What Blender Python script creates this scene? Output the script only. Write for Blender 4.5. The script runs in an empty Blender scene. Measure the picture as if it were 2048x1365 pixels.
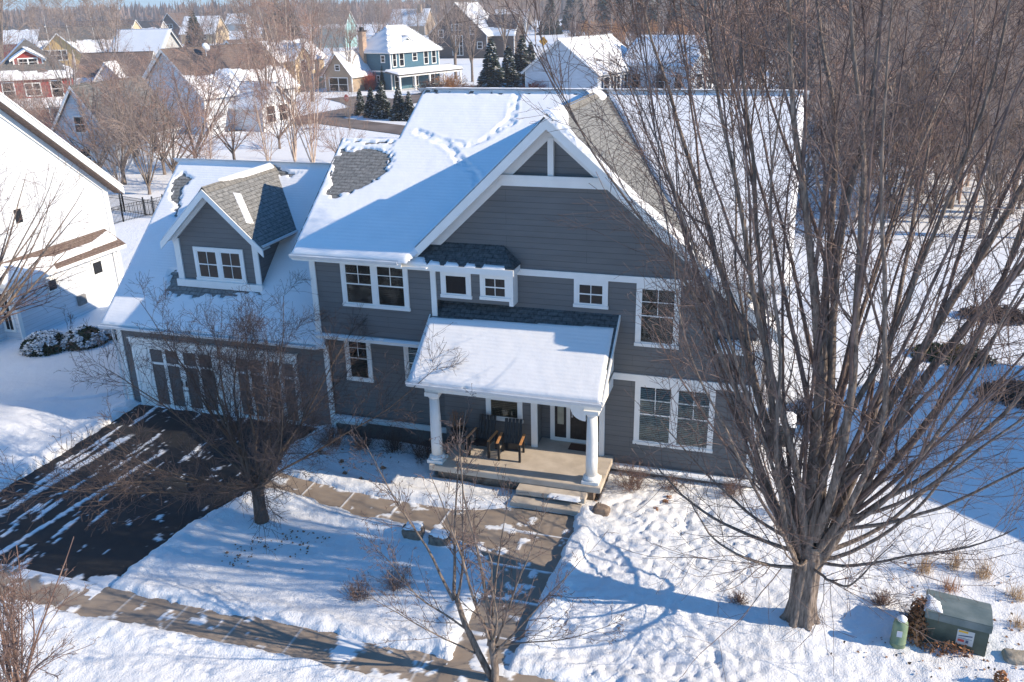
import bpy, bmesh, math, random
import numpy as np
from mathutils import Vector, Matrix

# ------------------------------------------------------------------ camera
S = bpy.context.scene
COL = S.collection
CAM_F, CAM_YAW, CAM_PIT, CAM_ROL, CAM_H = 1737.0, math.radians(-17.67), math.radians(21.18), math.radians(-1.27), 13.0
_f = np.array([math.sin(CAM_YAW)*math.cos(CAM_PIT), math.cos(CAM_YAW)*math.cos(CAM_PIT), -math.sin(CAM_PIT)])
_r0 = np.array([math.cos(CAM_YAW), -math.sin(CAM_YAW), 0.0]); _u0 = np.cross(_r0, _f)
_r = math.cos(CAM_ROL)*_r0 + math.sin(CAM_ROL)*_u0
_u = -math.sin(CAM_ROL)*_r0 + math.cos(CAM_ROL)*_u0
cam = bpy.data.cameras.new('camera'); camo = bpy.data.objects.new('camera', cam); COL.objects.link(camo)
camo.matrix_world = Matrix(((_r[0], _u[0], -_f[0], 0), (_r[1], _u[1], -_f[1], 0), (_r[2], _u[2], -_f[2], CAM_H), (0, 0, 0, 1)))
cam.sensor_width = 36; cam.lens = 36*CAM_F/2048; cam.clip_start = 0.2; cam.clip_end = 6000
S.camera = camo

# ------------------------------------------------------------------ sky and sun
SUN_EL, SUN_AZ = 27.0, 1.5     # sun_az: degrees from +x towards +y
w = bpy.data.worlds.new('World'); S.world = w; w.use_nodes = True
wn = w.node_tree.nodes; wl = w.node_tree.links; wn.clear()
sky = wn.new('ShaderNodeTexSky'); sky.sky_type = 'NISHITA'; sky.sun_disc = False
sky.sun_elevation = math.radians(SUN_EL); sky.sun_rotation = math.radians(90-SUN_AZ)
sky.altitude = 250; sky.air_density = 1.0; sky.dust_density = 0.1; sky.ozone_density = 3.5
bg = wn.new('ShaderNodeBackground'); bg.inputs[1].default_value = 0.09
tint = wn.new('ShaderNodeMix'); tint.data_type = 'RGBA'; tint.blend_type = 'MULTIPLY'; tint.inputs[0].default_value = 1.0; tint.inputs[7].default_value = (0.52, 1.36, 1.80, 1)
wo = wn.new('ShaderNodeOutputWorld'); wl.new(sky.outputs[0], tint.inputs[6]); hz = wn.new('ShaderNodeMix'); hz.data_type = 'RGBA'; hz.inputs[7].default_value = (4.0, 6.8, 9.6, 1)   # pale blue low sky
tc = wn.new('ShaderNodeTexCoord'); sx = wn.new('ShaderNodeSeparateXYZ'); mr = wn.new('ShaderNodeMapRange'); mr.inputs[1].default_value = 0.0; mr.inputs[2].default_value = 0.30; mr.inputs[3].default_value = 0.85; mr.inputs[4].default_value = 0.0
wl.new(tc.outputs['Generated'], sx.inputs[0]); wl.new(sx.outputs[2], mr.inputs[0]); wl.new(mr.outputs[0], hz.inputs[0]); wl.new(tint.outputs[2], hz.inputs[6]); wl.new(hz.outputs[2], bg.inputs[0]); wl.new(bg.outputs[0], wo.inputs[0])
sd = bpy.data.lights.new('sun', 'SUN'); sd.energy = 5.0; sd.angle = math.radians(0.5); sd.color = (1.0, 0.84, 0.64)
so = bpy.data.objects.new('sun', sd); COL.objects.link(so)
_sv = Vector((math.cos(math.radians(SUN_EL))*math.cos(math.radians(SUN_AZ)), math.cos(math.radians(SUN_EL))*math.sin(math.radians(SUN_AZ)), math.sin(math.radians(SUN_EL))))
so.rotation_euler = _sv.to_track_quat('Z', 'Y').to_euler(); so.location = (30, 10, 40)
S.view_settings.view_transform = 'Standard'; S.view_settings.look = 'None'
S.view_settings.exposure = 0.45; S.view_settings.gamma = 1.0; S.view_settings.use_curve_mapping = False
S.render.engine = 'CYCLES'
S.cycles.max_bounces = 6; S.cycles.diffuse_bounces = 3; S.cycles.glossy_bounces = 2; S.cycles.transparent_max_bounces = 8
S.cycles.caustics_reflective = False; S.cycles.caustics_refractive = False

# ------------------------------------------------------------------ helpers
def ray(x, y): return _f + _r*(x-1024)/CAM_F - _u*(y-682.5)/CAM_F
def G(x, y, z=0.0):            # ground point that a photo pixel shows
    d = ray(x, y); t = (z-CAM_H)/d[2]; return float(d[0]*t), float(d[1]*t)

def hash2(ix, iy, seed):
    h = (ix.astype(np.int64)*374761393 + iy.astype(np.int64)*668265263 + seed*1442695041) & 0x7fffffff
    h = ((h ^ (h >> 13))*1274126177) & 0x7fffffff
    return ((h ^ (h >> 16)) & 0xffff)/65535.0
def vnoise(x, y, seed=0):
    x = np.asarray(x, float); y = np.asarray(y, float)
    ix = np.floor(x); iy = np.floor(y); fx = x-ix; fy = y-iy
    fx = fx*fx*(3-2*fx); fy = fy*fy*(3-2*fy)
    a = hash2(ix, iy, seed); b = hash2(ix+1, iy, seed); c = hash2(ix, iy+1, seed); d = hash2(ix+1, iy+1, seed)
    return (a*(1-fx)+b*fx)*(1-fy)+(c*(1-fx)+d*fx)*fy
def fbm(x, y, o=4, seed=0):
    s = 0; a = 0.5
    for i in range(o):
        s = s + a*vnoise(x*2**i, y*2**i, seed+i*17); a *= 0.5
    return s/(1-0.5**o)
def sdf(x, y, poly):           # signed distance, positive inside
    x = np.asarray(x, float); y = np.asarray(y, float)
    d = np.full(x.shape, 1e9); ins = np.zeros(x.shape, bool); n = len(poly)
    for i in range(n):
        ax, ay = poly[i]; bx, by = poly[(i+1) % n]
        ex, ey = bx-ax, by-ay; wx, wy = x-ax, y-ay
        t = np.clip((wx*ex+wy*ey)/(ex*ex+ey*ey+1e-12), 0, 1)
        d = np.minimum(d, np.hypot(wx-ex*t, wy-ey*t))
        if ay != by:
            c = ((ay > y) != (by > y)) & (x < (bx-ax)*(y-ay)/(by-ay)+ax)
            ins ^= c
    return np.where(ins, d, -d)
def dpoly(x, y, pts):          # distance to an open polyline
    d = np.full(np.asarray(x).shape, 1e9)
    for (ax, ay), (bx, by) in zip(pts[:-1], pts[1:]):
        ex, ey = bx-ax, by-ay; wx, wy = x-ax, y-ay
        t = np.clip((wx*ex+wy*ey)/(ex*ex+ey*ey+1e-12), 0, 1)
        d = np.minimum(d, np.hypot(wx-ex*t, wy-ey*t))
    return d
def sstep(a, b, x):
    t = np.clip((x-a)/(b-a), 0, 1); return t*t*(3-2*t)

ORG = {}
def put(name, me, mat, parent, smooth=False):
    if mat is not None:
        for m in (mat if isinstance(mat, (list, tuple)) else [mat]): me.materials.append(m)
    o = bpy.data.objects.new(name, me); COL.objects.link(o)
    if parent is not None: o.parent = parent
    if smooth: me.polygons.foreach_set('use_smooth', np.ones(len(me.polygons), bool))
    me.update(); return o
def rooto(parent):
    while parent is not None:
        if parent in ORG: return ORG[parent]
        parent = parent.parent
    return (0, 0, 0)
def thing(name, label, cat, loc=(0, 0, 0), rz=0.0, group=None, local=False):
    o = bpy.data.objects.new(name, None); COL.objects.link(o); o.location = loc; o.rotation_euler = (0, 0, rz)
    o.empty_display_size = 0.3
    ORG[o] = (0, 0, 0) if local else loc
    tag(o, label, cat, group); return o
def tag(o, label, cat, group=None, kind=None):
    o['label'] = label; o['category'] = cat
    if group: o['group'] = group
    if kind: o['kind'] = kind
    return o
def struct(o): o['kind'] = 'structure'; return o

class MB:
    def __init__(s): s.v = []; s.f = []; s.m = []; s.cm = 0
    def add(s, vs, fs):
        b = len(s.v); s.v += [tuple(v) for v in vs]
        for f in fs: s.f.append(tuple(b+i for i in f)); s.m.append(s.cm)
        return s
    def box(s, x0, x1, y0, y1, z0, z1):
        return s.add([(x0,y0,z0),(x1,y0,z0),(x1,y1,z0),(x0,y1,z0),(x0,y0,z1),(x1,y0,z1),(x1,y1,z1),(x0,y1,z1)],
                     [(0,3,2,1),(4,5,6,7),(0,1,5,4),(1,2,6,5),(2,3,7,6),(3,0,4,7)])
    def prism(s, pts, a, b, axis='y'):    # 2D outline swept between a and b
        n = len(pts)
        mk = {'y': lambda p, t: (p[0], t, p[1]), 'x': lambda p, t: (t, p[0], p[1]), 'z': lambda p, t: (p[0], p[1], t)}[axis]
        vs = [mk(p, a) for p in pts]+[mk(p, b) for p in pts]
        area = sum(pts[i][0]*pts[(i+1) % n][1]-pts[(i+1) % n][0]*pts[i][1] for i in range(n))
        fl = (area > 0) ^ (axis == 'y')
        fs = [tuple(range(n-1, -1, -1)), tuple(range(n, 2*n))]+[(i, (i+1) % n, n+(i+1) % n, n+i) for i in range(n)]
        if not fl: fs = [tuple(reversed(f)) for f in fs]
        return s.add(vs, fs)
    def slab(s, quad, th):                # 3D polygon (top side, counter-clockwise from outside) given thickness below
        q = [Vector(p) for p in quad]; nrm = (q[1]-q[0]).cross(q[2]-q[1]).normalized(); n = len(q)
        vs = q+[p-nrm*th for p in q]
        return s.add(vs, [tuple(range(n)), tuple(range(2*n-1, n-1, -1))]+[(i, n+i, n+(i+1) % n, (i+1) % n) for i in range(n)])
    def tube(s, pts, rs, n=8, cap=True):
        P = [Vector(p) for p in pts]; b = len(s.v); t = (P[1]-P[0]).normalized()
        a = t.orthogonal().normalized()
        for i, p in enumerate(P):
            if i: t = (P[min(i+1, len(P)-1)]-P[i-1]).normalized()
            a = (a-t*a.dot(t)).normalized(); c = t.cross(a)
            for k in range(n):
                an = 2*math.pi*k/n; s.v.append(tuple(p+(a*math.cos(an)+c*math.sin(an))*rs[i]))
        for i in range(len(P)-1):
            for k in range(n):
                k2 = (k+1) % n; s.f.append((b+i*n+k, b+i*n+k2, b+(i+1)*n+k2, b+(i+1)*n+k)); s.m.append(s.cm)
        if cap:
            s.f.append(tuple(b+k for k in range(n-1, -1, -1))); s.f.append(tuple(b+(len(P)-1)*n+k for k in range(n))); s.m += [s.cm, s.cm]
        return s
    def build(s, name, mat, parent=None, smooth=False, bevel=0.0):
        o3 = rooto(parent); me = bpy.data.meshes.new(name)
        V = np.array(s.v, float)-np.array(o3)
        me.from_pydata([tuple(v) for v in V], [], s.f)
        if isinstance(mat, (list, tuple)):
            me.polygons.foreach_set('material_index', np.array(s.m, np.int32))
        if bevel > 0:
            bm = bmesh.new(); bm.from_mesh(me)
            bmesh.ops.bevel(bm, geom=[e for e in bm.edges if len(e.link_faces) == 2 and e.calc_face_angle(0) > 0.6], offset=bevel, segments=2, affect='EDGES')
            bm.to_mesh(me); bm.free()
        uv = me.uv_layers.new(name='uv').data
        for p in me.polygons:
            n = p.normal
            t = Vector((1, 0, 0)) if abs(n.z) > 0.98 else Vector((-n.y, n.x, 0)).normalized()
            if t.x < -0.5 or (abs(t.x) < 0.5 and t.y < 0): t = -t
            b = Vector((0, 1, 0)) if abs(n.z) > 0.98 else n.cross(t).normalized()
            if b.z < 0: b = -b
            for li in p.loop_indices:
                c = me.vertices[me.loops[li].vertex_index].co + Vector(o3); uv[li].uv = (c.dot(t), c.dot(b))
        return put(name, me, mat, parent, smooth)

def npmesh(name, V, F, mat, parent=None, smooth=False, midx=None, off=True):
    """mesh from numpy arrays; F is (n,3) or (n,4)"""
    V = np.asarray(V, np.float32)
    if off: V = V-np.array(rooto(parent), np.float32)
    F = np.asarray(F, np.int32); k = F.shape[1]
    me = bpy.data.meshes.new(name); me.vertices.add(len(V)); me.vertices.foreach_set('co', V.ravel())
    me.loops.add(F.size); me.loops.foreach_set('vertex_index', F.ravel())
    me.polygons.add(len(F)); me.polygons.foreach_set('loop_start', np.arange(0, F.size, k, dtype=np.int32))
    me.polygons.foreach_set('loop_total', np.full(len(F), k, np.int32))
    if midx is not None: me.polygons.foreach_set('material_index', np.asarray(midx, np.int32))
    me.update(calc_edges=True); me.validate()
    return put(name, me, mat, parent, smooth)

# ------------------------------------------------------------------ materials
class NT:
    def __init__(s, name):
        s.m = bpy.data.materials.new(name); s.m.use_nodes = True; s.t = s.m.node_tree; s.n = s.t.nodes; s.l = s.t.links
        s.b = s.n['Principled BSDF']; s.b.inputs['Specular IOR Level'].default_value = 0.3
    def node(s, typ, **kw):
        n = s.n.new(typ); ins = kw.pop('ins', {})
        for k, v in kw.items(): setattr(n, k, v)
        for k, v in ins.items():
            if hasattr(v, 'type') and hasattr(v, 'links'): s.l.new(v, n.inputs[k])
            else: n.inputs[k].default_value = v
        return n
    def coord(s, kind='Object', scale=(1, 1, 1)):
        c = s.node('ShaderNodeTexCoord'); m = s.node('ShaderNodeMapping'); s.l.new(c.outputs[kind], m.inputs[0])
        m.inputs['Scale'].default_value = scale; return m.outputs[0]
    def geo(s, scale=(1, 1, 1)):
        c = s.node('ShaderNodeNewGeometry'); m = s.node('ShaderNodeMapping'); s.l.new(c.outputs['Position'], m.inputs[0])
        m.inputs['Scale'].default_value = scale; return m.outputs[0]
    def noise(s, vec, scale, detail=4, rough=0.55):
        return s.node('ShaderNodeTexNoise', ins={'Vector': vec, 'Scale': scale, 'Detail': detail, 'Roughness': rough}).outputs['Fac']
    def ramp(s, fac, stops):
        r = s.node('ShaderNodeValToRGB', ins={'Fac': fac}); e = r.color_ramp.elements
        while len(e) < len(stops): e.new(0.5)
        for i, (p, c) in enumerate(stops): e[i].position = p; e[i].color = (*c, 1) if len(c) == 3 else c
        return r.outputs[0]
    def math(s, op, a, b=0.0, c=0.0):
        return s.node('ShaderNodeMath', operation=op, ins={0: a, 1: b, 2: c}).outputs[0]
    def mix(s, fac, a, b, mode='MIX'):
        n = s.node('ShaderNodeMix', data_type='RGBA', blend_type=mode)
        for k, v in ((0, fac), (6, a), (7, b)):
            if hasattr(v, 'links'): s.l.new(v, n.inputs[k])
            else: n.inputs[k].default_value = v if k == 0 or len(v) == 4 else (*v, 1)
        return n.outputs[2]
    def bump(s, h, strength=0.3, dist=0.02, nrm=None):
        i = {'Height': h, 'Strength': strength, 'Distance': dist}
        if nrm is not None: i['Normal'] = nrm
        return s.node('ShaderNodeBump', ins=i).outputs[0]
    def done(s, color=None, rough=0.8, nrm=None, spec=None, metal=None):
        for k, v in (('Base Color', color), ('Roughness', rough), ('Normal', nrm), ('Specular IOR Level', spec), ('Metallic', metal)):
            if v is None: continue
            if hasattr(v, 'links'): s.l.new(v, s.b.inputs[k])
            else: s.b.inputs[k].default_value = (*v, 1) if k == 'Base Color' and len(v) == 3 else v
        return s.m

def m_noisy(name, c0, c1, scale=6, rough=0.8, bump=0.2, bs=40, bd=0.01, spec=0.3, geo=True):
    t = NT(name); v = t.geo() if geo else t.coord()
    n = t.noise(v, scale, 5)
    col = t.ramp(n, [(0.3, c0), (0.7, c1)])
    return t.done(col, rough, t.bump(t.noise(v, bs, 3), bump, bd), spec)

def m_snow(name, fine=True, tint=(0.86, 0.88, 0.90)):
    t = NT(name); v = t.geo()
    h = t.math('ADD', t.math('MULTIPLY', t.noise(v, 3.0, 5, 0.6), 1.0), t.math('MULTIPLY', t.noise(v, 26, 3, 0.6), 0.28))
    col = t.ramp(t.noise(v, 1.6, 5), [(0.3, tuple(c*0.97 for c in tint)), (0.7, tuple(min(1, c*1.02) for c in tint))])
    if not fine:
        sep = t.node('ShaderNodeSeparateXYZ', ins={0: v}); row = t.math('ABSOLUTE', t.math('SUBTRACT', t.math('FRACT', t.math('DIVIDE', sep.outputs[2], 0.071)), 0.5))
        h = t.math('ADD', t.math('MULTIPLY', h, 0.6), t.math('MULTIPLY', t.math('MULTIPLY', row, 0.5), t.noise(v, 1.1, 3)))
    return t.done(col, 0.75, t.bump(h, 0.6 if fine else 0.4, 0.05), 0.25)
def m_shingle(name, c0, c1, w=0.3, h=0.145):
    t = NT(name); uv = t.coord('UV')
    nz = t.noise(t.coord('UV', (9, 9, 9)), 1.0, 2)
    br = t.node('ShaderNodeTexBrick', offset=0.5, ins={'Vector': uv, 'Color1': (*c0, 1), 'Color2': (*c1, 1), 'Mortar': (c0[0]*.25, c0[1]*.25, c0[2]*.25, 1), 'Scale': 1.0, 'Mortar Size': 0.011, 'Mortar Smooth': 0.2, 'Bias': 0.0, 'Brick Width': w, 'Row Height': h})
    sep = t.node('ShaderNodeSeparateXYZ', ins={0: uv})
    saw = t.math('FRACT', t.math('DIVIDE', sep.outputs[1], h))
    col = t.mix(0.5, br.outputs['Color'], t.ramp(nz, [(0.3, tuple(x*0.55 for x in c0)), (0.7, tuple(min(1, x*1.5) for x in c1))]))
    hh = t.math('SUBTRACT', t.math('MULTIPLY', saw, -0.6), t.math('MULTIPLY', br.outputs['Fac'], 0.7))
    gr = t.noise(t.coord('UV', (1, 1, 1)), 260, 2)
    return t.done(col, 0.9, t.bump(t.math('ADD', hh, t.math('MULTIPLY', gr, 0.25)), 0.9, 0.02), 0.2)
def m_siding(name, c, h=0.16, rough=0.65, joint=True):
    t = NT(name); uv = t.coord('UV'); sep = t.node('ShaderNodeSeparateXYZ', ins={0: uv})
    saw = t.math('FRACT', t.math('DIVIDE', sep.outputs[1], h))
    line = t.math('LESS_THAN', saw, 0.09)
    br = t.node('ShaderNodeTexBrick', offset=0.37, ins={'Vector': uv, 'Scale': 1.0, 'Mortar Size': 0.004, 'Mortar Smooth': 0.0, 'Brick Width': 3.6, 'Row Height': h*2})
    n = t.noise(t.coord('UV', (0.6, 3, 1)), 1.5, 5)
    base = t.ramp(n, [(0.25, tuple(x*0.86 for x in c)), (0.75, tuple(min(1, x*1.12) for x in c))])
    grain = t.noise(t.coord('UV', (4, 60, 1)), 3, 3)
    base = t.mix(t.math('MULTIPLY', grain, 0.25), base, tuple(x*0.75 for x in c))
    k = t.math('MULTIPLY', line, 0.4)
    col = t.mix(k, base, tuple(x*0.3 for x in c))
    if joint: col = t.mix(t.math('MULTIPLY', br.outputs['Fac'], 0.6), col, tuple(x*0.35 for x in c))
    return t.done(col, rough, t.bump(t.math('MULTIPLY', saw, -1.0), 0.4, 0.012), 0.3)
def m_glass(name='window glass', tint=(0.012, 0.014, 0.017), clear=0.0):
    t = NT(name)
    if clear <= 0:
        nz = t.noise(t.geo(), 3.5, 4)
        return t.done(tint, 0.03, t.bump(nz, 0.35, 0.05), 0.35)
    out = t.n['Material Output']; tr = t.node('ShaderNodeBsdfTransparent', ins={0: (0.72, 0.78, 0.78, 1)})
    gl = t.node('ShaderNodeBsdfGlossy', ins={'Roughness': 0.03, 'Color': (1, 1, 1, 1), 'Normal': t.bump(t.noise(t.geo(), 1.2, 3), 0.2, 0.05)})
    fr = t.node('ShaderNodeFresnel', ins={'IOR': 1.45}); mx = t.node('ShaderNodeMixShader', ins={0: fr.outputs[0]})
    t.l.new(tr.outputs[0], mx.inputs[1]); t.l.new(gl.outputs[0], mx.inputs[2]); t.l.new(mx.outputs[0], out.inputs[0]); return t.m
def m_bark(name, c0, c1, scale=10, bump=0.8, stretch=0.18):
    t = NT(name); v = t.coord('Object', (1, 1, stretch))
    n = t.noise(v, scale, 6, 0.65); col = t.ramp(n, [(0.3, c0), (0.68, c1)])
    return t.done(col, 0.9, t.bump(n, bump, 0.04), 0.15)

M = {}
M['snow'] = m_snow('snow')
M['roofsnow'] = m_snow('roof snow', False, (0.88, 0.89, 0.91))
M['shingle'] = m_shingle('weathered grey shingles', (0.175, 0.18, 0.178), (0.25, 0.25, 0.243))
M['shingled'] = m_shingle('dark slate shingles', (0.06, 0.075, 0.085), (0.12, 0.14, 0.15))
M['brownsh'] = m_shingle('brown shingles', (0.14, 0.10, 0.085), (0.2, 0.15, 0.125))
M['siding'] = m_siding('grey lap siding', (0.155, 0.16, 0.165))
M['white'] = m_noisy('white painted trim', (0.82, 0.82, 0.8), (0.88, 0.88, 0.86), 2.5, 0.45, 0.05, 12, 0.01)
M['gutter'] = m_noisy('white metal gutter', (0.66, 0.68, 0.7), (0.78, 0.79, 0.8), 3, 0.35, 0.03, 12, 0.01)
M['dooGrey'] = m_noisy('grey door panels', (0.085, 0.083, 0.085), (0.125, 0.12, 0.12), 3, 0.55, 0.1, 30, 0.005)
M['black'] = m_noisy('black paint', (0.012, 0.012, 0.014), (0.03, 0.03, 0.032), 8, 0.4, 0.1, 30, 0.005)
M['dark'] = m_noisy('dark panel for the unlit room', (0.012, 0.013, 0.015), (0.03, 0.03, 0.03), 2, 0.8, 0.0)
M['blindw'] = m_noisy('white blind slats', (0.55, 0.6, 0.6), (0.68, 0.72, 0.72), 6, 0.6, 0.0)
M['blindb'] = m_noisy('brown blind slats', (0.16, 0.12, 0.085), (0.26, 0.2, 0.14), 6, 0.6, 0.0)
M['blindd'] = m_noisy('dark blind slats', (0.05, 0.045, 0.045), (0.09, 0.08, 0.075), 6, 0.6, 0.0)
M['glass'] = m_glass()
M['clear'] = m_glass('clear window glass', clear=1)
M['wood'] = m_noisy('oiled cedar arm', (0.42, 0.2, 0.08), (0.6, 0.32, 0.14), 9, 0.5, 0.2)
M['stone'] = m_noisy('brown field stone', (0.14, 0.1, 0.08), (0.3, 0.24, 0.19), 6, 0.9, 0.8, 14, 0.04)
M['mat'] = m_noisy('brown door mat', (0.07, 0.035, 0.028), (0.11, 0.06, 0.045), 30, 0.95, 0.5)
M['maple'] = m_bark('maple bark', (0.055, 0.043, 0.036), (0.35, 0.285, 0.24), 17, 1.0)
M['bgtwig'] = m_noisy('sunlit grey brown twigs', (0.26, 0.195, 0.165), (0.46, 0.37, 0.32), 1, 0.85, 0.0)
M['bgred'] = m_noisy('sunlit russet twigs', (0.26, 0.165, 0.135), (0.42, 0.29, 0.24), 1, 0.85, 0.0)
M['twig'] = m_noisy('maple twigs', (0.075, 0.05, 0.044), (0.26, 0.19, 0.165), 3, 0.85, 0.0)
M['redtwig'] = m_noisy('reddish twigs', (0.13, 0.08, 0.068), (0.28, 0.19, 0.155), 2, 0.85, 0.0)
M['darkbark'] = m_bark('rough dark bark', (0.045, 0.036, 0.03), (0.14, 0.11, 0.09), 12)
M['darktwig'] = m_noisy('dark brown twigs', (0.05, 0.038, 0.036), (0.13, 0.098, 0.09), 2, 0.9, 0.0)
M['birch'] = m_bark('peeling birch bark', (0.36, 0.26, 0.2), (0.66, 0.55, 0.46), 6, 0.5, 0.6)
M['birchw'] = m_bark('white birch bark', (0.4, 0.38, 0.36), (0.72, 0.7, 0.68), 8, 0.4, 0.6)
M['needle'] = m_noisy('dark evergreen needles', (0.018, 0.035, 0.022), (0.05, 0.075, 0.04), 1.2, 0.9, 0.0)
M['needle2'] = m_noisy('blue green needles', (0.03, 0.05, 0.045), (0.07, 0.095, 0.08), 1.2, 0.9, 0.0)
M['clump'] = m_snow('snow on branches', False)
M['dryleaf'] = m_noisy('dry copper leaves', (0.22, 0.085, 0.035), (0.5, 0.25, 0.12), 9, 0.8, 0.0)
M['drygrass'] = m_noisy('dry straw grass', (0.34, 0.22, 0.12), (0.58, 0.42, 0.26), 6, 0.9, 0.0)
M['iron'] = m_noisy('black iron', (0.02, 0.022, 0.025), (0.04, 0.042, 0.045), 8, 0.45, 0.0)
# ------------------------------------------------------------------ ground, drive and walks
WALK = [(-13.9,18.6),(-13.0,18.72),(-11.7,18.5),(-10.3,18.12),(-8.6,18.0),(-7.6,17.88),(-6.6,17.5),(-6.1,17.0),(-5.95,16.2),(-5.9,13.5),
        (-4.62,13.5),(-4.58,16.0),(-4.5,17.7),(-4.5,19.2),(-4.62,19.75),(-6.4,19.75),(-7.15,19.45),(-7.9,19.25),(-9.3,19.2),(-11.1,19.3),(-13.9,19.8)]
DRIVE = [(-21.2,22.75),(-21.1,13.2),(-14.75,13.2),(-14.75,14.6),(-14.45,16.4),(-14.0,18.2),(-13.9,18.6),(-13.9,19.8),(-14.3,21.4),(-14.0,22.75)]
SIDE = [(-60,12.45),(30,12.45),(30,13.68),(-60,13.68)]
APRON = [(-21.5,7.0),(-14.4,7.0),(-14.6,12.6),(-21.2,12.6)]
def axis(lo, hi, f0, f1, step, grow=1.16):
    a = list(np.arange(f0, f1+1e-6, step)); s = step
    while a[-1] < hi: s = min(s*grow, 60); a.append(a[-1]+s)
    s = step; b = [f0]
    while b[-1] > lo: s = min(s*grow, 60); b.append(b[-1]-s)
    return np.array(b[:0:-1]+a)
def ground_h(X, Y):
    n1 = fbm(X*0.35, Y*0.35, 3, 3); n2 = fbm(X*1.6, Y*1.6, 4, 5); n3 = fbm(X*7, Y*7, 3, 9)
    near = 1-sstep(26, 60, np.hypot(X+5, Y-14))
    h = 0.10+(n1-0.5)*0.20*near+(n2-0.5)*0.07*near
    rough = 0.35+0.65*sstep(-3.6, -2.5, -np.abs(X+0.5)+1.8)+0.4*sstep(14.6, 13.8, Y)
    n4 = fbm(X*13, Y*13, 2, 19); h = h+((n3-0.5)*0.06+(n4-0.5)*0.05)*near*rough
    # trampled snow (foot pocks) right of the walk
    zone = sdf(X, Y, [(-4.2,16.8),(1.0,17.6),(0.6,20.8),(-1.5,21.6),(-3.9,21.5)])
    pock = vnoise(X*7.5+vnoise(X*2, Y*2, 4)*3, Y*6.2, 31)
    h = h-0.06*sstep(0.5, 0.8, pock)*sstep(-0.3, 0.9, zone)
    zone2 = sdf(X, Y, [(-4.3,13.5),(0.5,13.6),(0.5,15.6),(-4.3,16.4)])
    h = h-0.045*sstep(0.55, 0.8, vnoise(X*7.1, Y*6.1, 77))*sstep(-0.3, 0.6, zone2)
    for pts in ([(-1.2,16.4),(-0.6,15.6),(-0.2,14.2)], [(-2.5,15.9),(-3.2,15.0)], [(-25,21.5),(-23,22.6),(-21.8,24)]):
        h = h-0.07*np.exp(-(dpoly(X, Y, pts)/0.09)**2)
    j = (fbm(X*3.1, Y*3.1, 4, 21)-0.5)*0.34
    de = np.full(X.shape, -1e9)
    for P, jj in ((WALK, 0.55), (DRIVE, 0.8), (SIDE, 0.9)):
        d = sdf(X, Y, P)
        if P is SIDE: d = d-0.34*sstep(0.45, 0.8, fbm(X*0.55+3, Y*0.3, 3, 66))*sstep(13.2, 12.5, Y)-0.25*sstep(12.9, 12.5, Y)
        de = np.maximum(de, d+j*jj)
    bank = np.exp(-((de+0.32)/0.26)**2)*near
    h = h+bank*(0.05+0.10*fbm(X*2.6, Y*2.6, 3, 41))
    # snow mound near the bottom of the frame and one at the trunk of the big tree
    h = h+0.30*np.exp(-(((X-0.25)/0.45)**2+((Y-14.1)/0.3)**2))
    h = h+0.12*np.exp(-(np.hypot(X-1.2, Y-16.85)/0.8)**2)
    # the planting bed and small drift left of the garage
    h = h+0.35*np.exp(-(((X+24.5)/1.6)**2+((Y-19.3)/2.4)**2))
    h = np.where(de > -0.05, h*(1-sstep(-0.05, 0.05, de))+(-0.05)*sstep(-0.05, 0.05, de), h)
    # bare strip along the foundation
    f = sdf(X, Y, [(-21.6,22.7),(-13.4,22.7),(-13.4,22.2),(-9.2,22.2),(-9.2,20.5),(-4.1,20.5),(-4.1,22.2),(0,22.2),(0,34),(-21.6,34)])
    h = np.where(f > 0.1, -0.3, h)
    return h
def make_ground():
    xs = axis(-2450, 2450, -23.0, 7.5, 0.062); ys = axis(-1200, 2450, 11.2, 24.0, 0.062)
    X, Y = np.meshgrid(xs, ys); Z = ground_h(X, Y)
    nx, ny = len(xs), len(ys); V = np.stack([X, Y, Z], -1).reshape(-1, 3)
    i = np.arange((ny-1)*(nx-1)); r = i//(nx-1); c = i % (nx-1); a = r*nx+c
    F = np.stack([a, a+1, a+nx+1, a+nx], -1)
    # behind the camera
    t = NT('snow covered ground'); v = t.geo()
    h = t.math('ADD', t.noise(v, 3.0, 5, 0.6), t.math('MULTIPLY', t.noise(v, 24, 3, 0.65), 0.35))
    col = t.ramp(t.noise(v, 0.8, 6), [(0.3, (0.83, 0.85, 0.88)), (0.7, (0.88, 0.895, 0.91))])
    leaf = t.math('GREATER_THAN', t.noise(v, 19, 3, 0.7), 0.735)
    col = t.mix(leaf, col, (0.24, 0.17, 0.12))
    return struct(npmesh('ground', V, F, t.done(col, 0.75, t.bump(h, 0.75, 0.06), 0.25), None, True))
make_ground()

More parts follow.
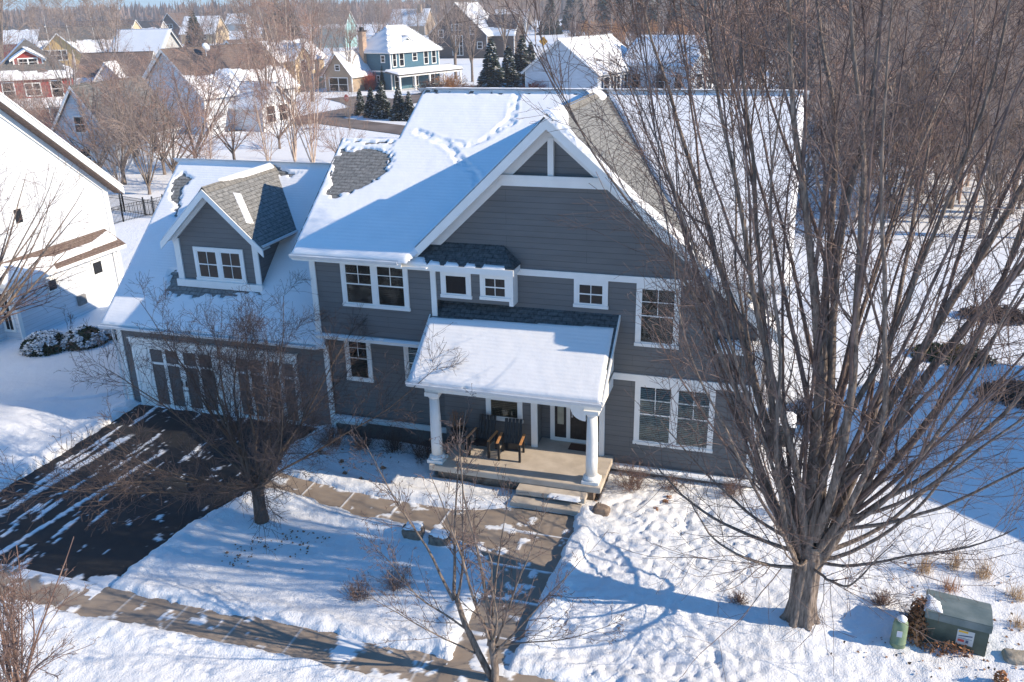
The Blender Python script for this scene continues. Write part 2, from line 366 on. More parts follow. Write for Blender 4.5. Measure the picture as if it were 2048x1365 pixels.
def m_pave(name, c0, c1, joints=None, walk=False):
    t = NT(name); v = t.geo(); n = t.noise(v, 1.3, 6, 0.6)
    col = t.ramp(n, [(0.3, c0), (0.7, c1)])
    if not joints: col = t.mix(t.math('MULTIPLY', t.noise(v, 60, 2), 0.5), col, tuple(x*0.5 for x in c0))
    at = t.node('ShaderNodeAttribute', attribute_name='snow')
    col = t.mix(at.outputs['Fac'], col, (0.85, 0.87, 0.89))
    return t.done(col, 0.8, t.bump(t.noise(v, 70, 3), 0.35, 0.01), 0.3)
def pave(name, poly, res, z, fn, mat):
    P = np.array(poly); x0, y0 = P.min(0)-0.1; x1, y1 = P.max(0)+0.1
    xs = np.arange(x0, x1, res); ys = np.arange(y0, y1, res); X, Y = np.meshgrid(xs, ys)
    s = fn(X, Y); Z = z+s*0.018
    nx = len(xs); V = np.stack([X, Y, Z], -1).reshape(-1, 3)
    i = np.arange((len(ys)-1)*(nx-1)); a = (i//(nx-1))*nx+i % (nx-1)
    keep = (sdf(X, Y, poly) > -0.04).ravel()[a]; a = a[keep]
    F = np.stack([a, a+1, a+nx+1, a+nx], -1)
    used, inv = np.unique(F, return_inverse=True)
    o = npmesh(name, V[used], inv.reshape(F.shape), mat, None, True)
    at = o.data.attributes.new('snow', 'FLOAT', 'POINT'); at.data.foreach_set('value', s.ravel()[used].astype(np.float32))
    return struct(o)
def drive_snow(X, Y):
    st = fbm(X*5.5+0.5*Y, Y*0.75, 4, 12); d = fbm(X*1.1, Y*1.0, 3, 14); fine = fbm(X*9, Y*9, 2, 8)
    s = sstep(0.60, 0.64, st*0.55+d*0.35+fine*0.18)*0
    x1 = -18.3+0.09*(17-Y)*-1; x2 = -20.05+0.06*(17-Y)*-1
    w = (fine-0.5)*0.14
    s = np.maximum(s, sstep(0.02, -0.02, np.abs(X-x1)-0.075-w)*sstep(20.2, 19.8, Y))
    s = np.maximum(s, sstep(0.02, -0.02, np.abs(X-x2)-0.12-w)*sstep(20.8, 20.4, Y))
    for xc, a in ((-19.2, .19), (-18.9, .16), (-17.7, .15), (-17.3, .10), (-16.3, .05), (-20.5, .24), (-20.8, .22)):
        band = np.exp(-((X-xc-0.08*(Y-17)+0.1*(d-.5))/0.17)**2)
        s = np.maximum(s, sstep(0.60, 0.63, fbm(X*5.5+0.5*Y, Y*0.8, 4, int(-xc*10))*0.72+band*a+fine*0.14-0.075))
    s = np.maximum(s, sstep(0.57, 0.61, fbm(X*1.6, Y*1.3, 4, 55)*0.8+fine*0.22-0.17+0.12*sstep(14.9, 13.9, Y)+0.1*sstep(-15.6, -14.9, X)*sstep(17.5, 15.5, Y)))
    return s
def walk_snow(X, Y):
    f = fbm(X*3, Y*3, 4, 61)
    s = sstep(0.70, 0.73, f+0.16*sstep(14.8, 14.0, Y)+0.02)
    for yy in (14.6, 15.9, 17.15, 18.68):
        s = np.maximum(s, sstep(0.012, 0.0, np.abs(Y-yy)-0.02-0.03*(vnoise(X*4, Y*0, 7)-0.3))*(X > -6.5))
    for xx in (-12.4, -11.0, -9.5, -8.0):
        s = np.maximum(s, sstep(0.012, 0.0, np.abs(X-xx)-0.014-0.015*(vnoise(Y*4, X*0, 7)-0.3)))
    return s
def side_snow(X, Y):
    f = fbm(X*2.2, Y*2.2, 4, 71)*0.75+fbm(X*9, Y*9, 3, 5)*0.25; s = sstep(0.60, 0.63, f+0.10*sstep(13.0, 12.5, Y)+0.10*np.exp(-((X+8.1)/1.0)**2)+0.16*sstep(-14.6, -15.2, X)*sstep(13.2, 13.7, Y))
    k = np.round((X+7.93)/1.5)*1.5-7.93
    return np.maximum(s, sstep(0.012, 0.0, np.abs(X-k)-0.013))
pave('driveway', DRIVE, 0.045, 0.012, drive_snow, m_pave('asphalt', (0.022, 0.023, 0.026), (0.045, 0.045, 0.047)))
mcon = m_pave('concrete', (0.25, 0.2, 0.158), (0.35, 0.29, 0.235), True)
pave('front_walk', WALK, 0.04, 0.020, walk_snow, mcon)
pave('sidewalk', [(-24,12.45),(4,12.45),(4,13.68),(-24,13.68)], 0.05, 0.026, side_snow, mcon)

# streets of the neighbourhood far behind (packed brown snow and asphalt)
mroad = m_noisy('street', (0.13, 0.105, 0.09), (0.24, 0.2, 0.18), 0.35, 0.85, 0.1)
def strip(name, pts, wd, z, mat):
    m = MB(); P = [Vector((x, y, 0)) for x, y in pts]; L = []; R = []
    for i, p in enumerate(P):
        t = (P[min(i+1, len(P)-1)]-P[max(i-1, 0)]).normalized(); n = Vector((-t.y, t.x, 0))*wd/2
        L.append(p+n); R.append(p-n)
    for i in range(len(P)-1):
        m.add([(L[i].x, L[i].y, z), (R[i].x, R[i].y, z), (R[i+1].x, R[i+1].y, z), (L[i+1].x, L[i+1].y, z)], [(0, 1, 2, 3)])
    return struct(m.build(name, mat))
strip('street', [G(400,262), G(520,256), G(600,245), G(650,235), G(720,222), G(790,208), G(845,195), G(900,184), G(1000,172)], 6.5, 0.16, mroad)
strip('side_street', [G(600,238), G(650,243), G(720,252), G(815,264), G(900,276), G(1100,300)], 5.0, 0.168, mroad)
strip('cross_street', [G(700,196), G(735,204), G(760,214)], 8.0, 0.176, mroad)

# ------------------------------------------------------------------ snow lying on a sloping plane
def snow_layer(name, poly, O, U, Vd, th, mat, parent, res=0.08, bare=None, dents=None, jag=0.008, lift=0.0, seed=0):
    """poly in (u,v) metres on the plane O+u*U+v*V"""
    O = np.array(O, float); U = np.array(U, float); Vd = np.array(Vd, float); N = np.cross(U, Vd)
    if N[2] < 0: N = -N
    P = np.array(poly); x0, y0 = P.min(0)-res*1.5; x1, y1 = P.max(0)+res*2.5
    xs = np.arange(x0, x1, res); ys = np.arange(y0, y1, res); X, Y = np.meshgrid(xs, ys)
    d = sdf(X, Y, poly)+(fbm(X*4, Y*4, 3, seed+3)-0.5)*2*jag
    if bare is not None:
        rw = np.floor(Y/0.145); tab = hash2(np.floor(X/0.16+0.5*rw), rw, seed+5)
        d = np.minimum(d, bare(X, Y)+(fbm(X*3, Y*3, 3, seed+8)-0.5)*0.16+(tab-0.5)*(0.2 if res < 0.1 else 0))
    h = th*sstep(-0.03, 0.06, d)*(0.85+0.3*fbm(X*0.6, Y*0.6, 3, seed))+0.008*(fbm(X*3, Y*3, 3, seed+2)-0.5)
    if dents is not None: h = h-np.minimum(dents(X, Y), h*0.85)
    h = np.where(d < -0.03, -0.05, h)+lift
    V3 = O+X[..., None]*U+Y[..., None]*Vd+h[..., None]*N
    nx = len(xs); i = np.arange((len(ys)-1)*(nx-1)); a = (i//(nx-1))*nx+i % (nx-1)
    dm = d.ravel(); keep = np.maximum.reduce([dm[a], dm[a+1], dm[a+nx], dm[a+nx+1]]) > -0.03
    a = a[keep]; F = np.stack([a, a+1, a+nx+1, a+nx], -1)
    if np.dot(np.cross(U, Vd), N) < 0: F = F[:, ::-1]
    used, inv = np.unique(F, return_inverse=True)
    return npmesh(name, V3.reshape(-1, 3)[used], inv.reshape(F.shape), mat, parent, True)
# ------------------------------------------------------------------ windows (facing -y, +x or -x)
def mapper(face, pos):
    if face == 'S': return lambda a, d, z: (a, pos-d, z)
    if face == 'N': return lambda a, d, z: (a, pos+d, z)
    if face == 'E': return lambda a, d, z: (pos+d, a, z)
    return lambda a, d, z: (pos-d, a, z)
def fbox(m, T, a0, a1, d0, d1, z0, z1):
    p = T(a0, d0, z0); q = T(a1, d1, z1)
    return m.box(min(p[0], q[0]), max(p[0], q[0]), min(p[1], q[1]), max(p[1], q[1]), min(p[2], q[2]), max(p[2], q[2]))
def window(parent, face, pos, a0, a1, z0, z1, sashes=1, grid='2x2', blind=None, cas=0.11, mat='white', snowsill=True, label=None):
    T = mapper(face, pos); m = MB()
    fbox(m, T, a0, a1, 0, 0.045, z1-cas, z1); fbox(m, T, a0-0.02, a1+0.02, 0, 0.06, z0, z0+cas*0.8)
    fbox(m, T, a0, a0+cas, 0, 0.043, z0+cas*0.8, z1-cas); fbox(m, T, a1-cas, a1, 0, 0.043, z0+cas*0.8, z1-cas)
    ia, ib, iz, jz = a0+cas, a1-cas, z0+cas*0.8, z1-cas
    wpart = None; n = sashes; gap = 0.13; sw = (ib-ia-gap*(n-1))/n
    for k in range(n-1): fbox(m, T, ia+sw*(k+1)+gap*k, ia+sw*(k+1)+gap*(k+1), 0, 0.041, iz, jz)
    wpart = m.build('window', M[mat], parent)
    if label: wpart['label'] = label
    sa = MB(); pa = MB(); bk = MB(); bl = MB()
    for k in range(n):
        s0 = ia+k*(sw+gap); s1 = s0+sw; t = 0.045
        fbox(bk, T, s0, s1, 0.002, 0.006, iz, jz)  # flat dark sheet on the wall, standing in for the unlit room
        fbox(pa, T, s0+t*.5, s1-t*.5, 0.020, 0.023, iz+t*.5, jz-t*.5)
        for (b0, b1, c0, c1) in ((s0, s1, iz, iz+t), (s0, s1, jz-t, jz), (s0, s0+t, iz+t, jz-t), (s1-t, s1, iz+t, jz-t)):
            fbox(sa, T, b0, b1, 0.006, 0.034, c0, c1)
        mz = (iz+jz)/2; cx = (s0+s1)/2
        if grid in ('2x2', 'dh'): fbox(sa, T, s0+t, s1-t, 0.006, 0.032, mz-0.018, mz+0.018)
        if grid == '2x2': fbox(sa, T, cx-0.011, cx+0.011, 0.018, 0.030, iz+t, mz-0.018); fbox(sa, T, cx-0.011, cx+0.011, 0.018, 0.030, mz+0.018, jz-t)
        if grid in ('dh', 'top'):
            fbox(sa, T, cx-0.010, cx+0.010, 0.018, 0.030, mz+0.02, jz-t)
            zz = mz+(jz-mz)*0.5; fbox(sa, T, s0+t, cx-0.010, 0.018, 0.030, zz-0.01, zz+0.01); fbox(sa, T, cx+0.010, s1-t, 0.018, 0.030, zz-0.01, zz+0.01)
        if blind:
            zt = jz-t if blind[1] >= 1 else iz+(jz-iz)*blind[1]; zb = iz+t*1.2; q = int((zt-zb)/0.058)
            for i in range(q): fbox(bl, T, s0+t, s1-t, 0.008, 0.0145, zb+i*0.058, zb+i*0.058+0.038)
    sa.build('sash', M['white'], wpart); bk.build('unlit_room_panel', M['dark'], wpart)
    pa.build('pane', M['clear'] if blind else M['glass'], wpart)
    if blind: bl.build('blinds', M[blind[0]], wpart)
    return wpart
def snowstrip(name, parent, x0, x1, y0, y1, z, th=0.05, seed=0, th2=None):
    return snow_layer(name, [(x0, y0), (x1, y0), (x1, y1), (x0, y1)], (0, 0, z), (1, 0, 0), (0, 1, 0), th, M['roofsnow'], parent, res=0.045, jag=0.025, seed=seed)

# ------------------------------------------------------------------ the grey house
H = thing('house', 'large grey two-storey house with white trim, snowy roofs, cross gable and front porch', 'house', (-7, 22.3, 0))
RY, RZ, SL = 28.4, 10.35, 0.564
cs = 1/math.sqrt(1+SL*SL); sn = SL*cs
zr = lambda Y: RZ-SL*(RY-Y)
W_ = MB()
W_.prism([(-9.3,3.1),(-0.14,3.1),(-0.14,5.16),(-5.9,10.12),(-9.85,6.37),(-9.3,6.32)], 22.3, 22.62)
W_.box(-9.3,-6.4,22.3,22.9,0.0,3.1); W_.box(-4.47,-0.14,22.3,22.9,0.45,3.1)
W_.box(-13.15,-0.14,22.9,34.4,0.3,6.3)
W_.box(-13.2,-9.27,21.9,27.0,3.66,6.42); W_.box(-13.38,-9.3,22.85,23.4,0.6,3.7); W_.box(-9.32,-9.2,22.62,22.95,0.4,3.7)
W_.box(-9.27,-6.97,21.9,22.3,5.16,6.12)
W_.prism([(22.5,3.0),(34.4,3.0),(34.4,6.9),(28.4,10.15),(22.5,6.9)], -0.34, -0.145, 'x')
W_.prism([(23.2,3.0),(34.4,3.0),(34.4,6.9),(28.4,10.15),(23.2,7.2)], -11.9, -11.75, 'x')
W_.prism([(21.95,6.0),(30.6,6.0),(26.04,8.8)], -13.15, -13.0, 'x')
W_.box(-1.5,-0.35,22.62,22.9,3.1,6.5)
W_.build('wall', M['siding'], H)
mfd = (m_noisy('painted foundation', (0.13,0.12,0.115), (0.2,0.185,0.17), 3, 0.85, 0.4, 30))
for a in ((-4.1,-0.14,22.27,23,-0.3,0.45), (-13.38,-9.3,22.79,23.2,-0.3,0.6), (-0.5,-0.1,23.0,34.4,-0.3,0.45), (-21.5,-13.4,22.83,23.2,-0.3,0.1)): MB().box(*a).build('foundation', mfd, H)
# garage wing
GS = 0.86; gz = lambda Y: 3.27+GS*(Y-22.2)
g = MB(); g.box(-21.55,-13.4,22.8,23.0,0.0,3.3); g.box(-21.55,-21.35,23.0,32.2,0.0,3.3); g.box(-21.35,-13.4,31.9,32.2,0,3.3)
g.prism([(22.8,3.3),(32.2,3.3),(27.5,7.62)], -21.54, -21.36, 'x')
g.prism([(-19.17,4.3),(-16.1,4.3),(-16.1,6.02),(-17.62,7.42),(-19.17,6.02)], 23.55, 23.7)
g.prism([(23.7,4.3),(25.6,6.05),(23.7,6.05)], -16.28, -16.1, 'x'); g.prism([(23.7,4.3),(25.6,6.05),(23.7,6.05)], -19.17, -18.99, 'x')
g.build('garage_wall', M['siding'], H)
# roofs
R_ = MB()
P3 = lambda x, Y: (x, Y, zr(Y))
R_.slab([P3(-13.5,21.45),P3(-10.03,21.45),P3(-5.9,28.4),P3(-12,28.4),P3(-12,26.04),P3(-14.0,26.04)], 0.16)
R_.slab([P3(-1.36,21.45),P3(0.32,21.45),P3(0.32,28.4),P3(-5.9,28.4)], 0.16)
zb = lambda Y: RZ-SL*(Y-RY)
R_.slab([(0.32,28.4,RZ),(0.32,35.2,zb(35.2)),(-12,35.2,zb(35.2)),(-12,28.4,RZ)], 0.16)
R_.slab([(-12.01,26.04,8.98),(-12.01,30.6,6.4),(-13.9,30.6,6.4),(-14.0,26.04,8.98)], 0.16)
GL, GRR = 0.95, 0.863
R_.slab([(-5.9,21.8,10.36),(-5.9,28.4,10.36),(-10.08,21.8,10.36-GL*4.18)], 0.15)
gr = lambda x: 10.36-GRR*(x+5.9)
R_.slab([(-5.9,21.8,gr(-5.9)),(0.24,21.8,gr(0.24)),(0.24,22.62,gr(0.24)),(-2.2,22.62,gr(-2.2)),(-5.9,28.4,gr(-5.9))], 0.15)
R_.slab([(-21.62,22.2,gz(22.2)),(-13.15,22.2,gz(22.2)),(-13.15,27.5,gz(27.5)),(-21.62,27.5,gz(27.5))], 0.14)
R_.slab([(-21.62,27.5,gz(27.5)),(-13.15,27.5,gz(27.5)),(-13.15,32.8,gz(22.2)),(-21.62,32.8,gz(22.2))], 0.14)
DX, DZ, DS = -17.5, 7.8, 0.95
dr = lambda x: DZ-DS*abs(x-DX)
bk = lambda x: 22.2+(dr(x)-3.27)/GS
R_.slab([(DX,23.1,DZ),(DX+1.92,23.1,dr(DX+1.92)),(DX+1.92,bk(DX+1.92),dr(DX+1.92)),(DX,bk(DX),DZ)], 0.1)
R_.slab([(DX,bk(DX),DZ),(DX-1.88,bk(DX-1.88),dr(DX-1.88)),(DX-1.88,23.1,dr(DX-1.88)),(DX,23.1,DZ)], 0.1)
R_.build('roof', M['shingle'], H)
mrc = m_shingle('ridge cap shingles', (0.17,0.165,0.155), (0.24,0.23,0.21), 0.3, 0.2)
MB().prism([(-6.08,10.2),(-5.9,10.385),(-5.72,10.225),(-5.72,10.24),(-5.9,10.41),(-6.08,10.215)], 21.8, 28.3).build('ridge_cap', mrc, H)
MB().prism([(DX-.15,7.66),(DX,7.83),(DX+.15,7.66),(DX+.15,7.68),(DX,7.85),(DX-.15,7.68)], 23.1, 27.3).build('ridge_cap', mrc, H)
pr = MB(); ps = 0.73; pz = lambda Y: 3.39+ps*(Y-20.1)
pr.slab([(-9.42,20.1,pz(20.1)),(-4.0,20.1,pz(20.1)),(-4.0,22.32,pz(22.32)),(-9.42,22.32,pz(22.32))], 0.1)
pr.slab([(-10.02,21.62,6.28),(-6.82,21.62,6.28),(-7.3,22.32,6.78),(-10.02,22.32,6.78)], 0.06)
pr.slab([(-6.82,21.62,6.28),(-6.78,22.32,6.28),(-7.3,22.32,6.78)], 0.06)
pr.slab([(-1.35,21.95,4.42),(-0.05,21.95,4.42),(-0.05,22.31,4.62),(-1.35,22.31,4.62)], 0.05)
pr.build('porch_roof', M['shingled'], H)
# trim boards
T = MB()
def bx(*a): T.box(*a)
bx(-4.25,-0.12,22.255,22.3,3.08,3.28); bx(-6.97,-1.75,22.255,22.3,5.95,6.13)
bx(-0.32,-0.12,22.25,22.3,0.45,3.08); bx(-0.32,-0.12,22.252,22.3,3.28,4.9)
bx(-4.1,-0.1,22.2,22.27,0.24,0.42); bx(-13.36,-9.3,22.72,22.79,0.42,0.6); bx(-13.3,-12.2,22.5,22.72,0.42,0.62)
bx(-13.24,-9.27,21.84,21.9,3.62,3.8); bx(-13.22,-13.04,21.86,21.9,3.8,6.42); bx(-9.36,-9.2,21.85,21.9,3.8,6.1)
bx(-9.2,-6.92,21.862,21.9,6.06,6.14); bx(-7.02,-6.9,21.858,22.3,5.14,6.06)
bx(-13.58,-13.4,22.75,22.8,0.0,3.1); bx(-21.62,-21.42,22.76,22.8,0.0,3.1); bx(-21.6,-21.55,22.8,23.0,0,3.1)
bx(-6.55,-6.36,22.24,22.3,0.6,3.1); bx(-4.5,-4.34,22.24,22.3,0.6,3.1)
# fascias and soffits
bx(-13.5,-10.03,21.40,21.45,6.2,6.42); bx(-10.3,-6.8,21.58,21.62,6.10,6.27); bx(-6.84,-6.8,21.62,22.25,6.1,6.26); bx(-13.45,-9.3,21.45,21.9,6.18,6.21); bx(-9.27,-6.84,21.62,21.9,6.15,6.18)
bx(-1.4,0.34,21.40,21.45,6.2,6.42); bx(-1.4,0.3,21.45,22.3,6.2,6.23)
bx(-21.62,-13.4,22.15,22.2,3.1,3.26); bx(-21.6,-13.4,22.2,22.8,3.08,3.11)
bx(-1.37,-0.03,21.9,21.95,4.28,4.42)
# dormer
bx(-19.24,-19.02,23.50,23.55,4.5,6.0); bx(-16.25,-16.05,23.50,23.55,4.5,6.0); bx(-19.3,-16.0,23.44,23.55,4.36,4.6)
def rake(xa, za, xb, zb_, y0, y1, h):    # sloping board, outer edge from a to b, hanging h below
    T.prism([(xa, za), (xb, zb_), (xb, zb_-h), (xa, za-h)] if xb > xa else [(xb, zb_), (xa, za), (xa, za-h), (xb, zb_-h)], y0, y1)
rake(DX, DZ-0.03, DX+1.95, dr(DX+1.95)-0.03, 23.06, 23.1, 0.24); rake(DX, DZ-0.03, DX-1.91, dr(DX-1.91)-0.03, 23.06, 23.1, 0.24)
rake(-17.63, 7.62, -16.0, 6.10, 23.49, 23.55, 0.26); rake(-17.63, 7.62, -19.26, 6.10, 23.49, 23.55, 0.26)
# big gable
yr = 21.76
rake(-5.9, 10.32, -10.12, 10.32-GL*4.22, yr, 21.8, 0.30); rake(-5.9, 10.32, 0.26, gr(0.26)-0.04, yr, 21.8, 0.30)
rake(-5.9, 10.12, -9.85, 10.12-GL*3.95, 22.2, 22.3, 0.36); rake(-5.9, 10.12, -0.2, 10.12-GRR*5.7, 22.2, 22.3, 0.36)
bx(-7.45,-4.25,22.16,22.3,8.46,8.74); bx(-5.98,-5.82,22.18,22.3,8.76,9.76); bx(-7.3,-4.4,22.12,22.16,8.62,8.76)
T.prism([(-7.85,8.46),(-7.45,8.46),(-7.45,8.74),(-7.6,8.74)], 22.17, 22.3); T.prism([(-4.25,8.46),(-3.8,8.46),(-4.1,8.74),(-4.25,8.74)], 22.17, 22.3)
T.build('trim', M['white'], H)
MB().slab([(-5.9,21.8,10.19),(-10.08,21.8,10.19-GL*4.18),(-10.08,22.3,10.19-GL*4.18),(-5.9,22.3,10.19)][::-1], 0.02).build('soffit', M['white'], H)
MB().slab([(-5.9,21.8,10.19),(0.2,21.8,10.19-GRR*6.1),(0.2,22.3,10.19-GRR*6.1),(-5.9,22.3,10.19)], 0.02).build('soffit', M['white'], H)
MB().slab([(DX,23.1,7.68),(DX+1.9,23.1,7.68-DS*1.9),(DX+1.9,23.6,7.68-DS*1.9),(DX,23.6,7.68)], 0.015).build('soffit', M['white'], H)
MB().slab([(DX,23.1,7.68),(DX-1.86,23.1,7.68-DS*1.86),(DX-1.86,23.6,7.68-DS*1.86),(DX,23.6,7.68)][::-1], 0.015).build('soffit', M['white'], H)
def gutter(x0, x1, y, z): MB().prism([(y-0.11, z), (y-0.13, z-0.03), (y-0.09, z-0.12), (y-0.002, z-0.12), (y-0.002, z), (y-0.012, z), (y-0.012, z-0.1), (y-0.085, z-0.1), (y-0.11, z-0.02)][::-1], x0, x1, 'x').build('gutter', M['gutter'], H)
gutter(-13.5, -10.1, 21.40, 6.40); gutter(-21.65, -13.45, 22.15, 3.24); gutter(-9.45, -3.97, 20.06, 3.37); gutter(-1.3, 0.36, 21.40, 6.40)
MB().tube([(-21.5,22.1,3.14),(-21.62,22.35,3.0),(-21.66,22.66,2.85),(-21.68,22.7,0.2),(-21.7,22.55,0.1)], [0.045]*5, 8).build('downspout', M['gutter'], H)
MB().tube([(DX+1.9,23.14,6.0),(DX+1.9,25.3,6.0)], [0.05, 0.05], 8).build('gutter', M['gutter'], H)

# windows
window(H,'S',22.3,-3.49,-1.27,1.12,3.08,2,'dh',('blindw',1)); window(H,'S',22.3,-3.54,-2.36,4.15,5.95,1,'dh',('blindd',.5))
window(H,'S',22.3,-5.27,-4.32,5.14,5.95,1,'2x2'); window(H,'S',22.3,-7.96,-6.82,1.34,2.72,1,'dh',('blindb',1))
window(H,'S',21.9,-9.05,-8.14,5.26,6.06,1,'none'); window(H,'S',21.9,-7.87,-6.99,5.28,6.06,1,'2x2')
window(H,'S',21.9,-12.2,-10.06,4.74,6.18,2,'dh',('blindd',.45))
window(H,'S',22.85,-12.84,-11.93,1.86,3.45,1,'dh',('blindb',.6)); window(H,'S',22.85,-10.8,-9.75,1.95,3.42,1,'dh',('blindw',.9))
window(H,'S',23.55,-18.52,-16.62,4.6,5.75,2,'2x2')
# front door in its recess
dm = MB(); D0 = 22.9
dm.box(-6.12,-5.98,D0-0.06,D0,0.6,2.85); dm.box(-5.62,-5.5,D0-0.06,D0,0.6,2.85); dm.box(-4.62,-4.5,D0-0.06,D0,0.6,2.85); dm.box(-5.98,-5.62,D0-0.06,D0,2.75,2.85); dm.box(-5.5,-4.62,D0-0.06,D0,2.75,2.85); dm.box(-5.98,-4.62,D0-0.07,D0-0.06,0.6,0.72)
dfr = dm.build('door_frame', M['white'], H)
d = MB(); d.box(-5.5,-4.62,D0-0.045,D0-0.002,0.62,2.75); d.box(-5.41,-5.1,D0-0.06,D0-0.045,0.8,1.5); d.box(-5.02,-4.71,D0-0.06,D0-0.045,0.8,1.5)
door = d.build('door', M['black'], H, bevel=0.006)
hd = MB(); hd.tube([(-5.43,D0-0.1,1.45),(-5.43,D0-0.1,1.75)],[0.012,0.012],8); hd.box(-5.45,-5.41,D0-0.1,D0-0.045,1.46,1.48); hd.box(-5.45,-5.41,D0-0.1,D0-0.045,1.72,1.74)
hd.build('door_handle', M['gutter'], door)
d = MB(); d.box(-5.98,-5.90,D0-0.045,D0,0.72,2.75); d.box(-5.70,-5.62,D0-0.045,D0,0.72,2.75); d.box(-5.90,-5.70,D0-0.045,D0,0.72,1.15); d.box(-5.90,-5.70,D0-0.045,D0,2.42,2.5)
sl = d.build('sidelight', M['black'], H); d = MB(); d.box(-5.90,-5.70,D0-0.03,D0-0.02,1.15,2.42); d.box(-5.90,-5.70,D0-0.03,D0-0.02,2.5,2.75)
d.build('pane', m_noisy('sidelight glass with painted reflection', (0.3,0.3,0.24), (0.42,0.42,0.34), 3, 0.15, 0.0), sl)  # yellowish reflection is painted into the glass colour
# porch: slab, steps, beam, columns
ps_ = MB(); ps_.box(-9.12,-4.06,20.42,22.95,0.42,0.60); 
MB().box(-8.95,-4.3,20.66,22.3,-0.1,0.42).build('porch_base', M['stone'], H)
mstep = m_noisy('tan concrete', (0.46,0.40,0.33), (0.6,0.53,0.45), 2.5, 0.85, 0.3, 50, 0.008)
pf = ps_.build('porch_floor', mstep, H, bevel=0.012)
cm = thing
for i, (a, b, y0, y1, z0, z1) in enumerate(((-6.45,-4.5,19.72,20.12,0.07,0.21), (-6.38,-4.42,20.06,20.48,0.26,0.41))):
    q = MB(); q.box(a, b, y0, y1, z0, z1); q.box(a+0.16, b-0.16, y0+0.2, y1-0.02, -0.1, z0); q.build('step', mstep, H, bevel=0.012)
bm_ = MB(); bm_.box(-9.2,-4.12,20.62,20.86,2.84,3.34); bm_.box(-9.2,-9.0,20.86,22.3,2.84,3.34); bm_.box(-4.32,-4.12,20.86,22.3,2.84,3.34); bm_.box(-9.0,-4.32,20.86,22.3,2.98,3.02)
bm_.box(-9.3,-4.05,20.12,20.62,3.2,3.25); bm_.box(-9.44,-3.98,20.06,20.1,3.2,3.38)
bm_.prism([(20.1,3.3),(22.3,4.9),(22.3,3.25),(20.1,3.25)], -9.2, -9.1, 'x'); bm_.prism([(20.1,3.3),(22.3,4.9),(22.3,3.25),(20.1,3.25)], -4.22, -4.12, 'x')
bm_.prism([(20.06,3.36),(20.06,3.2),(22.3,4.83),(22.3,4.99)], -4.0, -3.96, 'x'); bm_.prism([(20.06,3.36),(20.06,3.2),(22.3,4.83),(22.3,4.99)], -9.46, -9.42, 'x')
arch = [(-4.55,2.84),(-4.55,2.46)]+[(-4.55-0.42*math.sin(a), 2.46+0.36*(1-math.cos(a))) for a in np.linspace(0.2, 1.5, 7)]+[(-5.0,2.84)]
bm_.prism(arch, 20.66, 20.82)
bm_.build('porch_beam', M['white'], H)
for cx in (-8.97, -4.38):
    c = MB(); c.tube([(cx,20.74,0.82),(cx,20.74,1.3),(cx,20.74,2.0),(cx,20.74,2.62)], [0.165,0.165,0.155,0.138], 24)
    col = c.build('column', M['white'], H, True)
    b = MB(); b.box(cx-0.24,cx+0.24,20.5,20.98,0.6,0.70); b.tube([(cx,20.74,0.70),(cx,20.74,0.73),(cx,20.74,0.76),(cx,20.74,0.79),(cx,20.74,0.82)],[0.22,0.235,0.235,0.21,0.18],24); b.build('column_base', M['white'], col, bevel=0.008)
    b = MB(); b.tube([(cx,20.74,2.62),(cx,20.74,2.66),(cx,20.74,2.72)],[0.15,0.17,0.2],24); b.box(cx-0.21,cx+0.21,20.53,20.95,2.72,2.84); b.build('column_capital', M['white'], col, bevel=0.006)
# garage doors
gf = MB(); Y0 = 22.8
for a, b in ((-21.08,-20.98),(-20.56,-20.46),(-17.78,-17.66),(-17.16,-17.04),(-14.74,-14.62)): gf.box(a, b, Y0-0.07, Y0, 0.0, 2.3)
gf.box(-20.98,-20.56,Y0-0.05,Y0,0.0,2.3); gf.box(-17.66,-17.16,Y0-0.05,Y0,0.0,2.3)
gf.box(-21.12,-14.60,Y0-0.08,Y0,2.3,2.56); gf.box(-21.16,-14.56,Y0-0.12,Y0,2.56,2.61)
gf.build('garage_door_frame', M['white'], H)
for a, b in ((-20.46,-17.78), (-17.04,-14.66)):
    p_ = MB(); p_.box(a, b, Y0-0.03, Y0-0.004, 0.0, 2.3); gd = p_.build('garage_door', M['dooGrey'], H)
    p_ = MB(); n = 4; wd = (b-a)/n
    for k in range(n+1):
        ww = 0.11 if k in (0, 2, 4) else 0.06; c = a+k*wd; p_.box(max(a, c-ww), min(b, c+ww), Y0-0.05, Y0-0.03, 0.14, 2.22)
    p_.box(a, b, Y0-0.052, Y0-0.03, 0.0, 0.14); p_.box(a, b, Y0-0.052, Y0-0.03, 2.22, 2.3)
    for k in range(n): p_.box(a+k*wd+0.08, a+(k+1)*wd-0.08, Y0-0.047, Y0-0.03, 1.66, 1.74)
    p_.build('door_stiles', M['white'], gd)
    for k in (1.86, 2.14): MB().box(a+k*wd-0.02, a+k*wd+0.02, Y0-0.1, Y0-0.05, 0.95, 1.15).build('door_handle', M['black'], gd)
